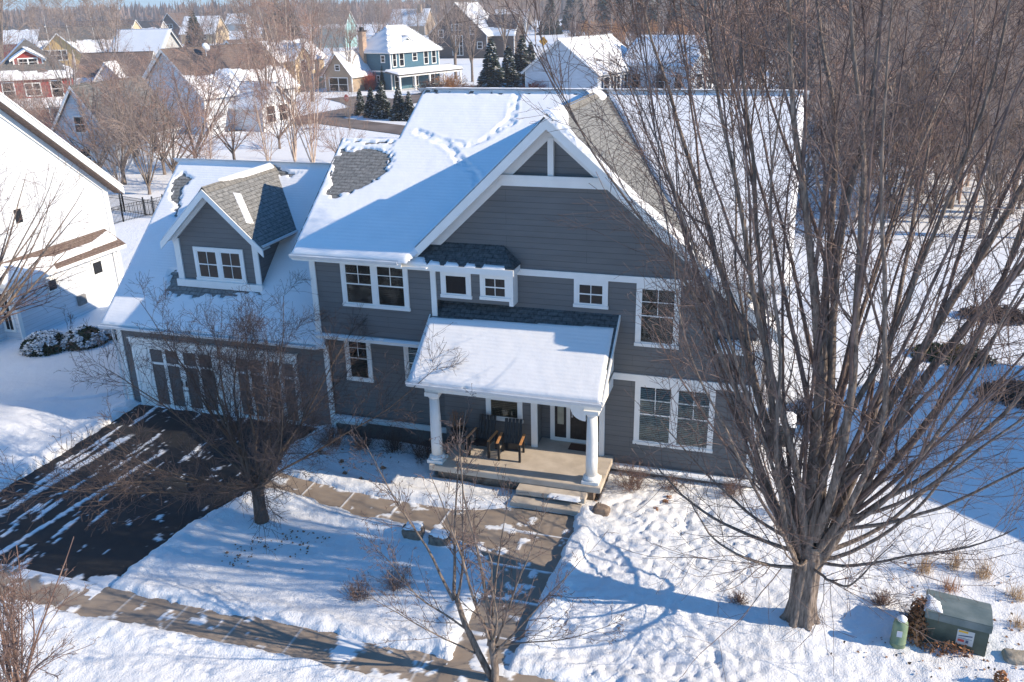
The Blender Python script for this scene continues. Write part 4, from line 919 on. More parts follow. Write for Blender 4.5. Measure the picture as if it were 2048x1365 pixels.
m = MB(); m.slab([(-30.1,26.4,2.62),(-30.1,33.4,2.62),(-31.2,33.4,3.3),(-31.2,26.4,3.3)], 0.09); m.build('roof', M['brownsh'], NW)
m = MB(); m.box(-30.14,-30.1,26.4,33.4,2.44,2.6); m.box(-30.36,-30.3,32.95,33.13,0,2.5); m.box(-30.36,-30.3,26.68,26.86,0,2.5); m.box(-31.2,-30.35,26.6,26.7,2.42,2.62)
m.tube([(-30.2,32.6,2.5),(-30.3,32.7,2.3),(-30.3,32.7,0.4),(-30.1,32.7,0.3)], [0.04]*4, 8); m.build('trim', M['white'], NW)
snow_layer('roof_snow', [(26.4,0.0),(29.0,0),(29.0,0.9),(26.4,1.25)], (-30.1,0,2.62), (0,1,0), (-.85,0,.526), 0.14, M['roofsnow'], NW, 0.08)
snow_layer('roof_snow', [(28.9,0.3),(33.3,0.42),(33.3,1.1),(32.0,0.75),(29.5,0.7),(28.9,0.95)], (-30.1,0,2.62), (0,1,0), (-.85,0,.526), 0.08, M['roofsnow'], NW, 0.08)
window(NW,'E',-31.2,28.35,28.95,4.6,5.4,1,'none',cas=0.06); window(NW,'E',-30.35,28.5,29.15,1.6,2.25,1,'none',cas=0.06); window(NW,'E',-30.35,31.2,31.95,1.55,2.3,1,'none',cas=0.06)
window(NW,'S',26.7,-31.15,-30.55,0.45,2.25,1,'2x2',cas=0.07)
m = MB()
m.box(-30.35,-30.22,30.0,30.45,0.55,1.0)
for k in range(5): m.box(-30.22,-30.2,30.03,30.42,0.59+k*0.08,0.63+k*0.08)
m.build('dryer_vent', m_noisy('grey vent hood', (0.2,0.2,0.2), (0.3,0.3,0.3), 6), NW)

# ---- the others
def red_x(t, w, d):
    wallpart(t, -1.6, 1.6, 1.2, 4, 8.2, 1.0, 'y', RED, 6.0, 'dormer_wall'); roofpart(t, -1.6, 1.6, 1.2, 4.5, 8.2, 1.0, 'y', gsh, 1, 0.35, 5)
    bg_window(t, 'S', 1.2, -1.1, 1.1, 7.2, 8.2, 2)
    m = MB(); m.slab([(-w/2-0.4,-2.4,2.7),(w/2+0.4,-2.4,2.7),(w/2+0.4,0,3.5),(-w/2-0.4,0,3.5)], 0.2); m.build('porch_roof', gsh, t)
    m = MB(); [m.box(x-0.12, x+0.12, -2.2, -1.96, 0, 2.55) for x in (-w/2, -w/6, w/6, w/2)]; m.box(-w/2-.2, w/2+.2, -2.25, -1.9, 2.4, 2.62); m.build('porch_post', M['white'], t)
    snow_layer('roof_snow', [(-w/2-0.4,0),(w/2+0.4,0),(w/2+0.4,2.5),(-w/2-0.4,2.5)], (0,-2.4,2.7), (1,0,0), (0,.949,.316), 0.2, M['roofsnow'], t, 0.25)
home('red house with a hipped grey roof, small front dormer and snowy porch', (160,252), 42, 8.6, 9.0, 6.3, 3.9, 'hip', RED, gsh, [0.12,0,0.2,1], [('S',0,-3.3,-1.9,3.5,5.6,1),('S',0,-0.9,0.9,3.8,5.4,2),('S',0,1.9,3.3,3.5,5.6,1),('S',0,-3.2,-1.8,0.8,2.4,1),('S',0,1.6,3.2,0.8,2.4,1)], red_x, 3)
def yel_x(t, w, d):
    wallpart(t, -w/2+1, 1.5, -3, 1, 4.6, 4.6, 'y', YEL, -0.5, 'gable_wall'); roofpart(t, -w/2+1, 1.5, -3, 3, 4.6, 4.6, 'y', gsh, 0.6, 0.6, 7)
    bg_window(t, 'S', -3, -7.2, -2.2, 3.6, 5.8, 4)
home('yellow house with a wide front gable and a row of four windows', (262,150), 24, 19, 11, 5.2, 5, 'x', YEL, gsh, [0.5,1], [('S',0,4,5.4,2.5,4.2,1),('S',0,7,8.4,2.5,4.2,1)], yel_x, 8)
home('small white house with a steep dark roof, end gable facing left', (240,347), 8, 5.8, 10, 3.2, 4.1, 'y', WHT, gsh, [0,0], [('S',0,-0.6,0.6,3.4,4.9,1),('S',0,-0.6,0.6,0.6,2.2,1),('E',2.9,2,3.4,0.8,2.4,1),('E',2.9,5.4,7,0.8,2.4,1)], None, 9)
home('house under a smooth pale blue snow roof, its triangular gable turned right', (322,190), 2, 9.6, 9.5, 5.0, 5.2, 'x', GRY, gsh, 1, [('E',4.8,3.2,4.6,2.2,3.8,1),('S',0,-3,-1.6,2.5,4,1),('S',0,1,2.4,2.5,4,1)], None, 12)
def sg_x(t, w, d):
    wallpart(t, -1.9, 1.9, -1.5, 2, 4.4, 2.2, 'y', WHT, -0.5, 'gable_wall'); roofpart(t, -1.9, 1.9, -1.5, 4, 4.4, 2.2, 'y', gsh, 1, 0.4, 9)
    bg_window(t, 'S', -1.5, -0.9, 0.9, 2.2, 4, 2)
home('brown-roofed house with a small white snow-capped front gable', (302,222), 22, 9, 8, 4.6, 3.1, 'x', TAN, bsh, [0.05,1], [('S',0,2.8,4.0,1.8,3.4,1)], sg_x, 14)
def long_x(t, w, d):
    w = 9.0
    wallpart(t, -w/2+1.0, -w/2+5.8, -4.5, 0.5, 3.1, 2.1, 'y', WHT, -0.5, 'porch_wall'); roofpart(t, -w/2+1.0, -w/2+5.8, -4.5, 1.5, 3.1, 2.1, 'y', bsh, 1, 0.5, 3)
    bg_window(t, 'S', -4.5, -w/2+1.5, -w/2+3.2, 0.9, 2.9, 1); bg_window(t, 'S', -4.5, -w/2+3.6, -w/2+5.3, 0.9, 2.9, 1)
    m = MB(); m.tube([(-w/2+1.6,3.4,8.2),(-w/2+1.6,3.4,9.2)], [0.05,0.05], 6); m.tube([(-w/2+1.6,3.3,9.2),(-w/2+1.6,3.15,9.3)], [0.5,0.42], 14); m.build('satellite_dish', M['gutter'], t)
home('long white house with a brown roof half covered by snow and a gabled sunroom', (418,272), 80, 15, 10, 4.5, 4.6, 'x', WHT, bsh, [0.45,1], [('S',0,-0.6,1.2,2.3,4.0,1),('S',0,1.8,3.6,2.3,4.0,1),('S',0,4.8,6.4,2.3,4.0,1),('W',7.5,3.5,5,2,3.8,1)], long_x, 15, at='A')
def y8_x(t, w, d):
    wallpart(t, -0.2, 3.8, -1.2, 2, 5.6, 1.9, 'y', TAN, -0.5, 'gable_wall'); roofpart(t, -0.2, 3.8, -1.2, 3.5, 5.6, 1.9, 'y', bsh, 1, 0.4, 9); bg_window(t, 'S', -1.2, 1.1, 2.5, 3.2, 5.2, 1)
home('cream two-storey house with snowy roof beside the street junction', (512,196), 78, 17, 9, 5.4, 3.2, 'x', TAN, bsh, [0.8,1], [('S',0,-5.5,-4.1,3.3,4.9,1),('S',0,-3,-1.6,3.3,4.9,1),('S',0,4.6,5.9,3.3,4.9,1)], y8_x, 16, at='A')
home('small cream garage with a snow-covered gable roof by the street', (706,186), -8, 5.4, 6, 3.0, 3.2, 'y', STN, bsh, 1, [('S',0,-0.5,0.5,3.4,4.4,1),('S',0,-1.9,1.9,0.1,2.4,2)], None, 17, name='detached_garage', cat='garage')
def teal_x(t, w, d):
    m = MB(); m.box(-w/2+1.4,-w/2+2.4,-0.6,0.3,0,9.3); m.build('chimney', m_noisy('tan chimney brick', (0.4,0.28,0.2), (0.52,0.38,0.28), 3), t)
    m = MB(); m.box(-w/2+1.3,-w/2+2.5,-0.7,0.4,9.3,9.5); m.box(-w/2+1.6,-w/2+2.2,-0.4,0.1,9.5,10.0); m.build('chimney_cap', M['black'], t)
    m = MB(); m.slab([(w/2,-1.5,3.1),(w/2+3.2,-1.5,2.7),(w/2+3.2,d+2.5,2.7),(w/2,d+2.5,3.5)], 0.2); m.build('porch_roof', gsh, t)
    m = MB(); [m.box(w/2+2.8, w/2+3.05, y, y+0.25, 0, 2.6) for y in (-1.2, 2.4, 6, 9.6, d+2)]; m.box(w/2+2.75, w/2+3.1, -1.4, d+2.3, 2.3, 2.55); m.build('porch_post', M['white'], t)
    snow_layer('roof_snow', [(-1.5,0),(d+2.5,0),(d+2.5,3.2),(-1.5,3.2)], (w/2,0,3.3), (0,1,0), (.99,0,-.15), 0.2, M['roofsnow'], t, 0.3)
    m = MB(); m.box(-w/2-.02, w/2+.02, -0.03, 0, 2.9, 3.15); m.box(w/2, w/2+0.03, 0, d, 3.0, 3.25); m.build('band', M['white'], t)
    wallpart(t, w/2-3.6, w/2-1.2, 4.2, 6.4, 7.6, 0.7, 'x', TEAL, 6, 'dormer_wall'); roofpart(t, w/2-4, w/2-1.2, 4.2, 6.4, 7.6, 0.7, 'x', gsh, 1, 0.25, 4); bg_window(t, 'E', w/2-1.2, 4.7, 5.9, 6.7, 7.6, 1)
home('blue two-storey house with hipped snowy roof, chimney and wraparound porch', (785,182), -20, 8.0, 12, 6.4, 3.6, 'hip', TEAL, gsh, 1,
     [('S',0,-3.8,-2.8,3.8,5.6,1),('S',0,1.8,2.8,4.4,5.6,1),('S',0,-2.9,-2.1,1.2,2.4,1),('S',0,0.5,1.3,1.2,2.4,1),('E',4.0,0.4,1.4,3.7,6.0,1),('E',4.0,2.0,3.2,3.7,6.0,1),('E',4.0,5.2,6.4,4.4,5.8,1),('E',4.0,8,9.2,3.7,6.0,1),('E',4.0,10,11.2,3.7,6.0,1),('E',4.0,0.6,1.8,0.3,2.5,1),('E',4.0,5,6.4,0.3,2.5,1),('E',4.0,9,10.6,0.3,2.3,1)], teal_x, 18)
def br_x(t, w, d):
    wallpart(t, w/2-2, w/2+6, 4, 12, 6, 4.5, 'x', BRN); roofpart(t, w/2-2, w/2+6, 4, 12, 6, 4.5, 'x', bsh, [0.3,1], 0.4, 3)
    m = MB(); m.box(-w/2-.02, w/2+.02, -0.05, 0, 6.2, 6.5); m.build('band', BRN, t)
home('dark brown house with a tall steep front gable', (975,118), -3, 16.5, 14, 6.0, 7.6, 'y', BRN, bsh, 1, [('S',0,-5.4,-3.9,5.2,7.2,1),('S',0,3.6,5.1,6.0,8.0,1),('S',0,-1.5,1.5,7,8.6,3),('S',0,-1.5,1.5,0.8,5.8,3),('S',0,5.5,7,2.4,4.2,1)], br_x, 19)
def wb_x(t, w, d): pass
home('white barn-like house, shaded end gable and sunlit windowed side', (1195,203), -16, 12, 15, 3.9, 4.3, 'y', WHT, gsh, 1, [('E',6.25,1.2,3.0,0.8,3.2,1),('E',6.25,4.2,6.4,0.8,3.2,2),('E',6.25,7.6,9.8,0.8,3.2,2),('E',6.25,11,12.6,0.8,3.2,1),('S',0,-5.6,-4.8,1.0,2.2,1)], None, 20)
home('white wing-like house with a broad snowy roof, partly behind the maple stems', (1378,196), -20, 11, 11, 4.6, 3.6, 'x', WHT, gsh, 1, [('S',0,-4,-2.4,1,3.2,1),('S',0,0,1.6,1,3.2,1),('S',0,3,4.4,1,3.2,1),('E',5.5,2,4,1,3.2,1)], None, 21)
# far houses
home('far grey-roofed house with a narrow turquoise gable end', (692,96), 3, 13, 10, 7, 5.0, 'x', TQ, gsh, [0.2,1], [('E',6.5,3,5,3,5,1)], None, 22)
home('far brown-roofed tan house with snow along its lower eave', (262,97), 6, 30, 11, 5, 5.4, 'x', TAN, bsh, [0.35,1], [('S',0,6,8,2,4,1),('S',0,10,12,2,4,1)], None, 23)
home('far dark-roofed house with a little snowy skylight slope', (318,92), 4, 12, 10, 4.5, 5, 'x', GRY, dsh, [0.5,1], [('S',0,2,4,2,4,1)], None, 24)
home('far dark brown gabled house with snow-lined rakes', (366,86), -12, 14, 12, 6.5, 6, 'y', BRN, bsh, [0.15,1], [('S',0,-2,2,6,8,2)], None, 25)
home('far house with a wholly white roof behind the dark spruce', (432,88), 6, 16, 12, 4.5, 6.5, 'x', TAN, gsh, 1, [('S',0,2,4,2,4,1)], None, 26)
home('far pale-roofed house among reddish treetops', (492,62), 4, 15, 11, 5, 6, 'x', GRY, gsh, 1, [], None, 27)
home('far snowy-roofed house with a brick chimney above the blue house', (850,72), -4, 19, 12, 5, 7, 'x', STN, bsh, 1, [('S',0,-3,0,2,4,2)], lambda t, w, d: MB().box(4,6,4,5.6,0,14).build('chimney', WM['tan siding'], t) and None, 28)
home('far house with snowy roof and brick gable at the upper left edge', (78,118), 8, 19, 11, 5, 4.6, 'x', RED, gsh, [0.8,1], [('S',0,4,6,2,4,1)], None, 29)
home('far snow-roofed house left of the orange road sign', (1052,62), 0, 18, 11, 5, 5.6, 'x', GRY, gsh, 1, [], None, 30)
home('pale-roofed house at the right edge beyond the maple', (2085,300), -30, 13, 11, 4.6, 4.6, 'x', GRY, gsh, 1, [('S',0,-4,-2,2,4,1),('S',0,1,3,2,4,1)], None, 31)
home('low white-roofed house at the far right seen through stems', (1960,150), -25, 17, 11, 4.6, 4.8, 'x', WHT, gsh, 1, [('S',0,-4,-2,2,4,1)], None, 32)
# the house just right of the frame whose roof shades the snow beside the maple
nb = thing('house', 'grey neighbouring house out of view to the right, shading the side lawn', 'house', (22, 27, 0), 0, None, local=True)
wallpart(nb, -4, 10, -5.2, 6.8, 5.6, 3.6, 'x', GRY); roofpart(nb, -4, 10, -5.2, 6.8, 5.6, 3.6, 'x', gsh, 1, 0.4, 33); bg_window(nb, 'W', -4, -2, 0, 1, 3, 1)

# ---- iron fence between the white and the grey house
def fence(label, pts):
    f = thing('iron_fence', label, 'fence', (pts[0][0], pts[0][1], 0))
    P = [Vector((x, y, 0)) for x, y in pts]; L = [(b-a).length for a, b in zip(P[:-1], P[1:])]
    rails = MB(); pk = MB(); posts = MB()
    for a, b, l in zip(P[:-1], P[1:], L):
        for z in (0.2, 1.02, 1.2): rails.tube([tuple(a+Vector((0,0,z))), tuple(b+Vector((0,0,z)))], [0.018,0.018], 4)
        n = int(l/0.115)
        for i in range(n+1):
            p = a.lerp(b, i/n)
            if i % 20 == 0 or i == n: MB().box(p.x-0.035, p.x+0.035, p.y-0.035, p.y+0.035, -0.1, 1.36).build('post', M['iron'], f)
            else: pk.box(p.x-0.009, p.x+0.009, p.y-0.009, p.y+0.009, 0.12, 1.22)
    rails.build('rails', M['iron'], f); pk.build('pickets', M['iron'], f)
fence('black iron picket fence run nearest the white house, rising to the right', [G(200,463), G(248,447), G(330,428)])
fence('farther black iron fence run behind the first, falling to the right', [G(198,421), G(250,427), G(330,441)])

# ---- street signs
sg = thing('stop_sign', 'red octagonal stop sign on a post at the street junction', 'sign', (*G(697,238), 0), math.radians(-28), None, local=True)
MB().box(-0.04,0.04,-0.03,0.03,0,2.4).build('post', m_noisy('galvanised post', (0.3,0.3,0.3), (0.4,0.4,0.4), 3), sg)
oc = [(0.5*math.cos(math.pi/8+k*math.pi/4), 2.5+0.5*math.sin(math.pi/8+k*math.pi/4)) for k in range(8)]
sp_ = MB().prism(oc, -0.06, -0.04).build('sign_face', m_noisy('red sign paint', (0.6,0.03,0.03), (0.68,0.05,0.04), 2, 0.4), sg)
def text(s, size, loc, rot, mat, parent, name='lettering', ext=0.004):
    cu = bpy.data.curves.new(name, 'FONT'); cu.body = s; cu.size = size; cu.align_x = 'CENTER'; cu.align_y = 'CENTER'; cu.extrude = ext
    o = bpy.data.objects.new(name, cu); COL.objects.link(o); dg = bpy.context.evaluated_depsgraph_get()
    me = bpy.data.meshes.new_from_object(o.evaluated_get(dg)); bpy.data.objects.remove(o)
    q = put(name, me, mat, parent); q.location = loc; q.rotation_euler = rot; return q
text('STOP', 0.36, (0, -0.065, 2.5), (math.pi/2, 0, 0), M['white'], sp_)
sy = thing('road_sign', 'small orange diamond road sign beside the far road', 'sign', (*G(1087,106), 0), 0, None, local=True)
MB().box(-0.08,0.08,0,0.08,0,3.0).build('post', WM['tan siding'], sy)
MB().prism([(0,1.8),(1.3,3.1),(0,4.4),(-1.3,3.1)], -0.1, -0.04).build('sign_face', m_noisy('orange sign paint', (0.8,0.36,0.02), (0.85,0.42,0.04), 2, 0.5), sy)
# ------------------------------------------------------------------ trees of the neighbourhood
def proto_lines(seed, H_, n, spread, a=9, b=6, c=3, fork=0.12, straight=0.05, tr=0.014, up=0.03, twigr=0.012, lens=(0.16, 0.40)):
    rng = np.random.default_rng(seed); mains = []
    trunk = [(np.array([(0,0,-0.2),(0,0,0.2),(0.02,0,H_*fork*.6),(0,0,H_*fork*1.3)]), np.array([H_*tr*1.5, H_*tr*1.15, H_*tr, H_*tr*0.95]))]
    for k in range(n):
        an = k*2.4+rng.normal(0, .3); tl = math.radians(rng.uniform(spread*0.15, spread)); L = H_*rng.uniform(0.7, 0.88)
        d = np.array([math.sin(tl)*math.cos(an), math.sin(tl)*math.sin(an), math.cos(tl)])
        mains.append(limb(rng, (0, 0, H_*fork*rng.uniform(.8, 1.25)), d, L, H_*tr*rng.uniform(.35, .6), 0.015, 9, straight, up))
    lv = []
    ramify(rng, mains, [(a, lens[0]*H_*.8, lens[1]*H_*.8, 18, 48, 0.5, twigr, 5, 0.07, 0.03, 0.12), (b, 0.05*H_, 0.15*H_, 20, 55, 0.6, twigr*.8, 3, 0.1, 0.03, 0.1), (c, 0.03*H_, 0.07*H_, 25, 60, 0.8, twigr*.65, 1, 0.0, 0.0, 0.1)], lv)
    return trunk+mains, lv[0]+lv[1]+lv[2]
def proto(name, label, loc, lines, mt, mc, cat='tree', group=None):
    return build_tree(name, label, loc, lines[0], lines[1], mt, mc, 6, 3, group, cat)
def conifer_mesh(t, seed, H_, R_, mat, snowy=True, n=1500, base=0.04):
    rng = np.random.default_rng(seed)
    V, F = tubes([(np.array([(0,0,-.2),(0,0,H_*.5),(0,0,H_*.97)]), np.array([H_*.018+.03, H_*.011, .01]))], 6, 6, 0)
    npmesh('trunk', V, F, M['darkbark'], t, True, off=False)
    u = rng.random(n); z = H_*(base+(1-base)*(1-np.sqrt(1-u*0.985))); a = rng.random(n)*2*math.pi+np.floor(z/0.35)*1.3
    rr = R_*(1-(z/H_))*(0.75+0.35*vnoise(a*2.2, z*1.5, seed))+0.05; r0 = rr*rng.random(n)*0.55; L = rr-r0; wd = 0.10*R_*(0.7+0.6*rng.random(n))*(1-0.5*z/H_)
    ca, sa = np.cos(a), np.sin(a); dr = 0.28+0.3*rng.random(n)
    p0 = np.stack([r0*ca, r0*sa, z+L*.12], -1); p1 = np.stack([(r0+L*.6)*ca, (r0+L*.6)*sa, z-L*dr*.45], -1); p2 = np.stack([rr*ca, rr*sa, z-L*dr*0.55+L*.06], -1)
    tv = np.stack([-sa, ca, rng.normal(0, .35, n)], -1)*wd[:, None]
    V = np.stack([p0-tv*.4, p0+tv*.4, p1+tv, p1-tv, p2+tv*.25, p2-tv*.25], 1).reshape(-1, 3); i = np.arange(n)*6
    F = np.concatenate([np.stack([i, i+1, i+2, i+3], -1), np.stack([i+3, i+2, i+4, i+5], -1)])
    npmesh('crown', V, F, mat, t, False, off=False)
    if snowy:
        k = rng.random(n) < snowy*1.0; m = k.sum(); W = np.stack([p0-tv*.2, p0+tv*.2, p1+tv*.75, p1-tv*.75, p2+tv*.2, p2-tv*.2], 1)[k]; W = W+np.array([0, 0, 0.05])
        j = np.arange(m)*6; F = np.concatenate([np.stack([j, j+1, j+2, j+3], -1), np.stack([j+3, j+2, j+4, j+5], -1)])
        npmesh('snow', W.reshape(-1, 3), F, M['clump'], t, False, off=False)
def conifer(name, label, loc, seed, H_, R_, mat, snowy=0.3, n=1500, group=None, cat='evergreen'):
    t = thing(name, label, cat, loc, 0, group, local=True); conifer_mesh(t, seed, H_, R_, mat, snowy, n); return t
g3 = lambda x, y, z=0.0: (*G(x, y), z)
PA = proto_lines(41, 10, 9, 50, 8, 5.5, 2.4); PB = proto_lines(42, 13, 7, 24, 11, 7, 3, 0.2, 0.035); PC = proto_lines(43, 12, 6, 22, 10, 6, 2.6, 0.02, 0.03, 0.009); PD = proto_lines(44, 14, 1, 3, 34, 7, 2.2, 0.2, 0.02, 0.009, 0.02, 0.012, (0.10, 0.24)); PE = proto_lines(45, 11, 13, 40, 9, 6, 2.5, 0.06, 0.05, 0.010)
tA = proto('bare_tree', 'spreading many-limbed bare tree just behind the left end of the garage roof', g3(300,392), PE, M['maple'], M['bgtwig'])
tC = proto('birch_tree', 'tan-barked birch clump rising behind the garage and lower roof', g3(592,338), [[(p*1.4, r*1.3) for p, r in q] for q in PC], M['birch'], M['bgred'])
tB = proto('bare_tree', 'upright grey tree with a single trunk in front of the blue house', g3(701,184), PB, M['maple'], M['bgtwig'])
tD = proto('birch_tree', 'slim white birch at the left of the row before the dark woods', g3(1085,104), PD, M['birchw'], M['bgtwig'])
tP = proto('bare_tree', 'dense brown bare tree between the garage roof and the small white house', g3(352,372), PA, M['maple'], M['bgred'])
grp = 'bare trees among the neighbouring houses'
rg = np.random.default_rng(77)
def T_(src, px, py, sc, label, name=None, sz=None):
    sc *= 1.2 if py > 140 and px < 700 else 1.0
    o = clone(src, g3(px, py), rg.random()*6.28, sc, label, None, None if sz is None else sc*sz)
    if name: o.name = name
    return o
for a in [
 (tC,628,345,.72,'second tan birch clump, right of the first, leaning over the snowy lane'),
 (tC,540,352,.55,'smaller birch clump left of the tan birches behind the garage ridge'),
 (tP,250,372,.95,'brown bare tree before the small white house with the dark roof'),
 (tP,205,362,.85,'brown bare tree at the left gable of the small white house'),
 (tP,395,345,1.0,'brown bare tree left of the gabled sunroom'),
 (tB,160,275,.8,'bare tree at the right corner of the red house'),
 (tP,110,300,.7,'low twiggy tree below the red house porch'),
 (tA,60,290,.7,'low twiggy tree left of the red house porch steps'),
 (tP,190,300,.62,'bushy tree between the red house and the small white house'),
 (tB,540,262,.9,'grey bare tree at the right end of the long white house'),
 (tP,580,230,1.0,'reddish bare tree before the cream house'),
 (tP,470,235,.9,'bare tree before the brown roof of the long white house'),
 (tB,625,205,1.0,'grey tree beside the cream garage'),
 (tP,345,235,.9,'bare tree between the small gable house and the long white house'),
 (tB,235,205,1.0,'thin tree left of the small snow-capped gable'),
 (tD,115,175,1.35,'tall pale slender tree in front of the yellow gable'),
 (tD,158,170,1.3,'tall pale slender tree at the right of the yellow gable'),
 (tD,82,170,1.2,'tall pale slender tree at the left edge of the yellow gable'),
 (tD,205,165,1.3,'tall slender tree before the snowy wing of the yellow house'),
 (tD,240,160,1.2,'tall slender tree at the far end of the yellow house'),
 (tB,20,190,1.9,'big old bare tree with heavy trunk at the upper left edge'),
 (tA,0,215,1.3,'spreading old tree cut by the left edge above the red house'),
 (tP,375,160,1.3,'bare tree right of the pale blue roof'),
 (tA,420,150,1.4,'bare tree behind the brown roof of the long white house'),
 (tP,465,140,1.4,'reddish bare tree before the far white roof'),
 (tB,505,150,1.3,'grey bare tree above the long white house ridge'),
 (tA,550,150,1.4,'rounded bare tree behind the cream house'),
 (tP,600,150,1.5,'reddish tree crown over the cream house roof'),
 (tB,645,160,1.2,'bare tree behind the cream garage'),
 (tA,672,130,1.4,'bare tree below the narrow turquoise gable'),
 (tP,730,120,1.5,'bare tree behind the chimney of the blue house'),
 (tB,760,110,1.5,'tall grey tree behind the apex of the blue house'),
 (tA,815,115,1.4,'bare tree right behind the blue house roof'),
 (tP,700,100,1.6,'reddish tree right of the turquoise gable'),
 (tB,912,160,1.5,'tall fan-shaped grey tree before the brown gabled house'),
 (tB,945,165,1.2,'grey tree right of the tall fan-shaped one'),
 (tB,870,150,1.2,'grey tree at the porch end of the blue house'),
 (tB,1010,130,1.7,'broad grey tree right of the brown gabled house'),
 (tB,1050,115,1.6,'grey tree left of the orange road sign'),
 (tA,985,112,1.6,'bare tree behind the snowy spruces'),
 (tP,1140,190,.8,'small bare tree against the shaded barn gable'),
 (tA,1210,200,.6,'brown bush-like tree at the corner of the barn-like house'),
 (tB,1170,188,.7,'thin tree touching the barn-like house roof edge'),
 (tP,1290,180,1.0,'bare tree before the lit side of the barn-like house'),
 (tD,1110,98,1.05,'second white birch of the row before the dark woods'),
 (tD,1060,112,1.0,'leaning white birch right of the broad grey tree'),
 (tD,1150,92,1.1,'white birch above the barn ridge, third of its row'),
 (tD,1187,92,1.15,'white birch above the barn ridge, fourth of its row'),
 (tD,1222,92,1.1,'white birch above the right end of the barn roof'),
 (tD,1250,90,1.2,'white birch just right of the barn roof'),
 (tD,1285,92,1.1,'white birch behind the second white wing'),
 (tD,1325,92,1.2,'white birch seen between the first maple stems'),
 (tD,1365,92,1.1,'rightmost white birch behind the maple stems'),
 (tP,180,345,.7,'brown bare tree at the far left foot of the small white house'),(tA,245,392,.55,'bushy bare tree just beyond the iron fence'),(tP,330,352,.8,'brown bare tree over the side windows of the small white house'),(tC,420,385,.5,'pale birch just beyond the garage roof ridge'),(tP,470,330,.75,'brown bare tree before the right window of the sunroom'),(tP,560,300,.7,'brown bare tree between sunroom and birches'),(tA,150,330,.6,'low brown tree beneath the right side of the red house'),(tP,85,345,.6,'low brown thicket tree under the red house porch'),(tA,20,330,.6,'low brown thicket tree at the left edge under the red house'),(tP,680,330,.45,'small bare tree right of the birch clumps'), (tB,700,262,.35,'thin sapling in the snow below the stop sign'),
]: T_(*a)
# right side behind the maple
for k, (px, py, s) in enumerate([(1420,190,1.2),(1470,230,1.1),(1520,180,1.5),(1570,260,1.1),(1610,200,1.5),(1650,330,1.0),(1690,230,1.4),(1720,420,.8),(1760,300,1.2),(1800,210,1.6),(1830,400,.9),(1870,280,1.3),(1910,360,1.1),(1940,220,1.6),(1975,430,.85),(2010,320,1.2),(2040,240,1.6),(2045,480,.8),(1560,150,1.8),(1680,150,1.8),(1780,150,1.9),(1890,150,1.9),(2000,150,2.0),(1440,130,1.9),(1600,420,.9),(1640,470,.8),(1690,380,1.1),(1740,350,1.1),(1780,440,.9),(1820,330,1.2),(1860,450,.9),(1900,420,1.0),(1930,330,1.2),(1960,480,.8),(1990,390,1.1),(2020,430,1.0),(2045,350,1.2),(2060,420,1.1),(1650,260,1.3),(1720,280,1.3)]):
    T_([tP, tB, tA, tB][k % 4], px, py, s, 'brown bare tree in the thicket behind the maple at the right'); 
for o in COL.objects:
    if o.get('label') == 'brown bare tree in the thicket behind the maple at the right': o['group'] = 'thicket trees behind the big maple'
# evergreens
e1 = conifer('spruce_tree', 'tall snow-dusted spruce, first from the left behind the main ridge', g3(985,192), 1, 9.5, 3.0, M['needle2'], 0.28, 1500)
def E_(px, py, sc, label, src=None, sz=None):
    return clone(src or e1, g3(px, py), rg.random()*6.28, sc, label, None, None if sz is None else sc*sz)
E_(1018,184,.85,'snow-dusted spruce second from the left behind the main ridge'); E_(1045,178,1.0,'tallest dark spruce third from the left behind the main ridge')
E_(1062,174,.85,'snowy spruce beside the left eave of the barn-like house'); 
E_(722,232,.40,'leftmost small snowy spruce on the street corner'); E_(745,236,.45,'second small snowy spruce on the street corner'); E_(766,238,.55,'middle snowy spruce on the street corner, tallest of the row')
E_(800,242,.50,'fourth snowy spruce on the street corner'); E_(820,243,.42,'rightmost small snowy spruce on the street corner')
e2 = conifer('pine_tree', 'dark green pine before the far white-roofed house', g3(396,112), 2, 15, 5.0, M['needle'], 0.05, 1600)
for a in [(545,75,1.25,'big dark pine left of the tall pair on the skyline'),(562,92,1.3,'big dark pine, middle of the trio above the cream house'),(582,85,1.35,'big dark pine right of the trio above the cream house'),(302,40,1.2,'far dark pine on the skyline, left'),(318,42,1.0,'far dark pine on the skyline, right'),
          (215,285,.30,'small dark evergreen beside the small white house roof'),(860,45,1.7,'dark pine behind the far chimneyed house'),(878,45,1.6,'dark pine left of the brown gable peak'),(1100,70,1.3,'dark pine left of the white birches'),
          (1150,60,1.9,'dark pine behind the second white birch'),(1195,62,2.0,'dark pine behind the fourth white birch'),(1240,60,2.0,'dark pine behind the barn roof end'),(1290,64,2.1,'dark pine behind the second white wing'),(1335,60,2.0,'dark pine left of the first maple stem'),
          (1380,62,2.0,'dark pine showing between maple stems'),(1430,60,2.1,'dark pine showing right of the left maple stems'),(1850,300,.5,'dark conifer low behind the right maple limbs'),(1900,250,.8,'dark conifer behind the right maple limbs, nearer the top')]: E_(*a, src=e2)
ar = conifer('arborvitae', 'slim dark arborvitae at the front corner of the blue house, left of two', g3(752,178), 4, 5.0, 0.85, M['needle'], 0.0, 700)
clone(ar, g3(767,181), 1.0, 0.95, 'slim dark arborvitae by the blue house, right of two')
